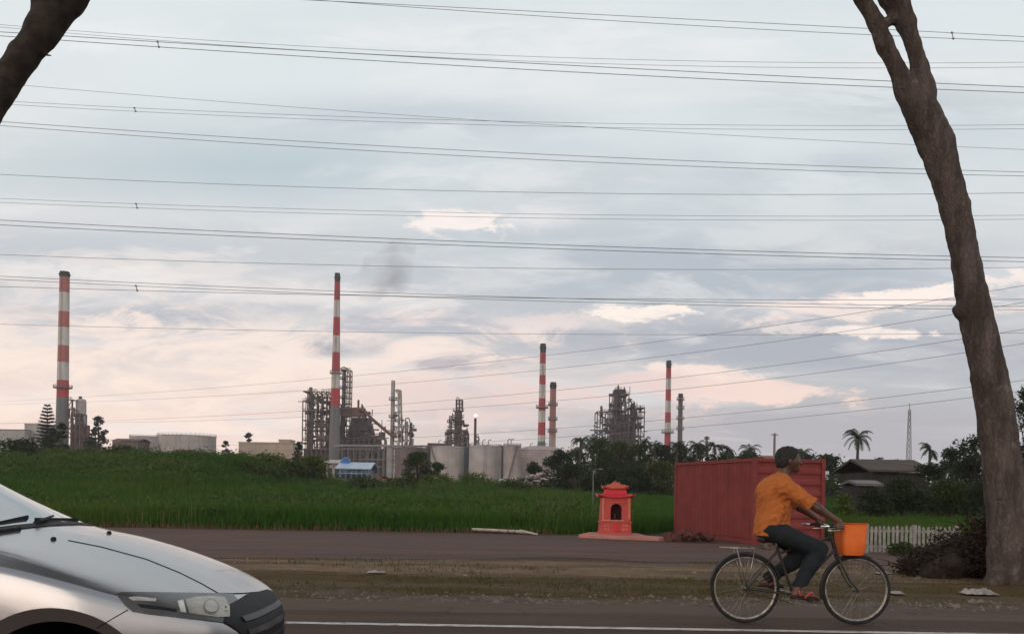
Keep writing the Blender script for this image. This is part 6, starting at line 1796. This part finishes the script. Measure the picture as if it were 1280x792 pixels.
tree(522, 565, 46, 112, 'bush', 'leaf_mid', 'big round bush in front of the brown tank', GB, name='bush')
tree(548, 578, 34, 110, 'bush', 'leaf_mid', 'smaller bush in front of the second tank', GB, name='bush')
tree(600, 591, 70, 104, 'bush', 'leaf_bright', 'low bush below the middle tank', GB, name='bush')
tree(545, 592, 70, 102, 'bush', 'leaf_bright', 'low bright bush below the big round bush', GB, name='bush')
tree(668, 577, 36, 120, 'bush', 'leaf_dark', 'dark bush left of the treeline, before the domed tank', GB, name='bush')
t = empty('conifer_tree', (WX(58, 590, 215), 215, 0), 'tiered conifer standing left of the leftmost chimney', 'tree', GT)
X, Y, H = WX(58, 590, 215), 215, WZ(58, 506, 215); r = random.Random(5); VV = []
for k in range(17):
    f = k / 16; zt_ = H * (.30 + .68 * f); L = (1 - f) ** .8 * 3.3 + .35
    for j in range(8):
        a_ = j * PI / 4 + k * .4 + r.uniform(-.15, .15); dv = Vector((math.cos(a_), math.sin(a_), .22)); sd = Vector((-math.sin(a_), math.cos(a_), 0))
        for q_ in range(7):
            p = Vector((X, Y, zt_)) + dv * L * (q_ + .3) / 7; w_ = .22 + .18 * math.sin(PI * (q_ + 1) / 8)
            for s_ in (-1, 1): VV += [p, p + dv * .45, p + sd * s_ * w_ * 1.5 + dv * .5 + Vector((0, 0, .18)), p + sd * s_ * w_ * 1.5 + Vector((0, 0, .10))]
            VV += [p + sd * -.1, p + sd * .1, p + dv * .5 + Vector((0, 0, .45)), p + dv * .3 + Vector((0, 0, .45))]
V = np.array([tuple(v) for v in VV]); np_mesh('crown', V - np.array((X, Y, 0)), np.arange(len(V)).reshape(-1, 4), MATS['leaf_grey'], t)
mb = MB(); mb.tube([(X, Y, -.2), (X, Y, H)], [.35, .05], 8); mb.build('trunk', trunk_m, t, True)
# treeline behind the shrine
tree(700, 562, 48, 135, 'round', 'leaf_dark', 'dark tree at the left end of the treeline, below the brownish stack', GT)
tree(722, 560, 56, 145, 'round', 'leaf_mid', 'tree below the leftmost palm of the treeline', GT)
tree(750, 547, 56, 150, 'round', 'leaf_mid', 'tall tree in front of the left half of the cracking tower', GT)
tree(776, 551, 56, 152, 'round', 'leaf_mid', 'tree hiding the foot of the cracking tower', GT)
tree(800, 553, 54, 150, 'round', 'leaf_mid', 'tree right of the cracking tower foot', GT)
tree(826, 556, 50, 155, 'round', 'leaf_dark', 'dark tree at the foot of the slender chimney', GT)
tree(850, 553, 46, 158, 'round', 'leaf_dark', 'dark tree below the short grey stack', GT)
tree(876, 556, 46, 150, 'round', 'leaf_dark', 'dark tree behind the left top corner of the container', GT)
tree(905, 564, 52, 150, 'round', 'leaf_mid', 'tree behind the middle of the container top edge', GT)
tree(935, 565, 50, 152, 'round', 'leaf_dark', 'tree behind the container, left of the cyclist head', GT)
tree(1010, 566, 60, 150, 'round', 'leaf_dark', 'tree behind the container, right of the cyclist head', GT)
tree(1040, 570, 50, 140, 'round', 'leaf_dark', 'tree at the right top corner of the container', GT)
tree(716, 580, 66, 100, 'round', 'leaf_dark', 'dark rounded tree at the meadow edge left of the shrine', GT)
tree(752, 577, 60, 96, 'round', 'leaf_dark', 'dark tree directly behind the lamp post', GT)
tree(790, 584, 56, 92, 'bush', 'leaf_dark', 'dark bush directly behind the shrine roof', GB, name='bush')
tree(822, 576, 60, 96, 'bush', 'leaf_olive', 'yellowish bush left of the container', GB, name='bush')
tree(806, 592, 36, 90, 'bush', 'leaf_dark', 'low dark bush between shrine and container', GB, name='bush')
for i, (px, yt, wp_, Y, lab) in enumerate((
    (725, 545, 26, 140, 'leftmost palm of the treeline, right of the brownish stack'), (741, 543, 26, 160, 'palm just left of the cracking tower'),
    (806, 546, 24, 150, 'palm beside the right edge of the cracking tower'), (818, 552, 22, 148, 'palm left of the slender chimney foot'),
    (846, 551, 24, 146, 'palm right of the slender chimney foot'), (871, 551, 28, 140, 'palm above the left end of the container'),
    (893, 552, 26, 150, 'palm right of the tiny reddish stack'), (909, 556, 26, 138, 'palm above the middle of the container'),
    (936, 557, 30, 140, 'bushy palm above the container, left of the cyclist'), (1003, 561, 26, 140, 'palm peeking out right of the cyclist head'),
    (1072, 540, 36, 110, 'tall single palm standing right of the container'), (1030, 566, 24, 130, 'low palm above the right end of the container'),
    (1162, 556, 28, 110, 'palm left of the big dark tree by the right trunk'))):
    palm(px, yt, wp_, Y, lab, 40 + i)
# right side
tree(1062, 580, 52, 90, 'round', 'leaf_mid', 'tree under the tall single palm', GT)
tree(1098, 572, 34, 120, 'sparse', 'leaf_mid', 'thin leafy tree behind the left end of the brown roof', GT)
tree(1120, 574, 50, 110, 'sparse', 'leaf_mid', 'thin leafy tree behind the brown roof', GT)
tree(1190, 560, 60, 72, 'round', 'leaf_dark', 'dark tree right of the brown roofed hut', GT)
tree(1218, 543, 76, 68, 'round', 'leaf_dark', 'big dark tree left of the right trunk', GT)
tree(1286, 483, 70, 60, 'tall', 'leaf_dark', 'tall dark tree behind the right trunk', GT)
tree(1255, 555, 70, 62, 'round', 'leaf_dark', 'dark tree hidden half behind the right trunk', GT)
tree(1128, 596, 84, 46, 'bush', 'leaf_dark', 'dark green shrub hiding most of the brown roofed hut', GB, name='bush')
tree(1092, 612, 56, 44, 'bush', 'leaf_dark', 'dark shrub under the lean-to, right of the bright shrub', GB, name='bush')
tree(1166, 580, 62, 54, 'bush', 'leaf_dark', 'dark shrub against the right end of the brown roof', GB, name='bush')
tree(1188, 600, 84, 47, 'bush', 'leaf_mid', 'green shrub right of the brown roofed hut', GB, name='bush')
tree(1238, 600, 80, 46, 'bush', 'leaf_dark', 'dark shrub behind the right trunk base', GB, name='bush')
tree(1056, 618, 44, 42, 'bush', 'leaf_bright', 'bright green shrub at the right end of the container', GB, name='bush')
tree(1130, 678, 46, 21.8, 'bush', 'leaf_mid', 'small weed clump at the foot of the white picket fence', GB, name='bush', size=.07)
# undergrowth that covers the bank as one mass
C_, R_ = [], []
r = np.random.default_rng(21)
for _ in range(900):
    Y = r.uniform(72, 122); X = r.uniform(-.72, .20) * Y
    if X > .02 * Y and r.uniform() < .5: continue
    s_ = r.uniform(.6, 1.5) * (.5 + float(np.interp(X, RX, RZ)) / 6)
    C_.append((X, Y, ht(X, Y) + s_ * .35)); R_.append(s_)
V, Q = leaves_np(C_, R_, 90000, .20, 31, .7)
keep = V[:, 2].reshape(-1, 4).min(1) > HT(V[:, 0], V[:, 1]).reshape(-1, 4).max(1) - .05
Q = Q[keep]
tag(np_mesh('undergrowth', V, Q, leaf_mat('leaf_bank', (.040, .078, .012), (.058, .098, .018), (.090, .120, .026), .10)), 'dense low undergrowth covering the green bank before the refinery', 'undergrowth', None, 'stuff')
# broad-leaved weeds and dry stalks scattered through the meadow
C_, R_ = [], []
for _ in range(420):
    Y = 32 + 70 * r.uniform() ** 1.3; X = r.uniform(-.75, .14) * Y
    s_ = r.uniform(.25, .6) * (.8 + Y / 90); C_.append((X, Y, ht(X, Y) + .45 + s_ * .3)); R_.append(s_)
V, Q = leaves_np(C_, R_, 16000, .16, 35, .8)
tag(np_mesh('meadow_weeds', V, Q, MATS['leaf_bank']), 'broad-leaved weeds growing in clumps through the meadow grass', 'weeds', None, 'stuff')
n_ = 1300
Yd = 31.2 + 50 * r.uniform(0, 1, n_) ** 1.6; Xd = r.uniform(-.74, .14, n_) * Yd; kp = np.sin(Xd * .31 + 1.7 * np.sin(Yd * .2)) + r.normal(0, .4, n_) > .35
Xd, Yd = Xd[kp], Yd[kp]
blades('dry_stalks', Xd, Yd, r.uniform(.7, 1.25, len(Xd)), r.uniform(.02, .035, len(Xd)), leaf_mat('dry_stalk', (.11, .105, .035), (.17, .14, .06)), .22, 'dry straw coloured stalks standing in the meadow grass', 12)
n_ = 1500
Xe = r.uniform(-20, 1.5, n_); Ye = 30.55 + .5 * r.uniform(0, 1, n_) + .25 * np.sin(Xe * 1.3) * np.sin(Xe * .37)
blades('dry_fringe', Xe, Ye, r.uniform(.06, .30, n_), r.uniform(.015, .03, n_), leaf_mat('dry_fringe_leaf', (.13, .075, .04), (.20, .12, .07)), .5, 'dry brown grass along the far edge of the parking lot', 14)
# far wood low on the horizon
C_, R_ = [], []
for _ in range(260):
    Y = r.uniform(230, 300); px = r.uniform(-200, 1500)
    s_ = r.uniform(1.6, 3.2) * (1.25 if px > 680 else .7); C_.append((WX(px, 600, Y), Y, s_ * .7)); R_.append(s_)
V, Q = leaves_np(C_, R_, 30000, .8, 33, .8); V[:, 2] = np.maximum(V[:, 2], .05)
tag(np_mesh('distant_wood', V, Q, MATS['leaf_dark']), 'distant low wood along the horizon behind the treeline', 'wood', None, 'stuff')

# ================================================================== the air
if HAZE:
    mb = MB(); mb.box(-900, 900, -60, 640, -1.2, 112)
    m = bpy.data.materials.new('haze'); m.use_nodes = True; mt = m.node_tree; mt.nodes.remove(mt.nodes['Principled BSDF'])
    pv = mt.nodes.new('ShaderNodeVolumePrincipled'); pv.inputs['Color'].default_value = (.92, .90, .92, 1); pv.inputs['Density'].default_value = HAZE; pv.inputs['Anisotropy'].default_value = .2
    mt.links.new(pv.outputs[0], mt.nodes['Material Output'].inputs['Volume'])
    o = mb.build('haze', m); o['kind'] = 'stuff'; tag(o, 'thin evening haze in the air over the whole scene', 'haze')
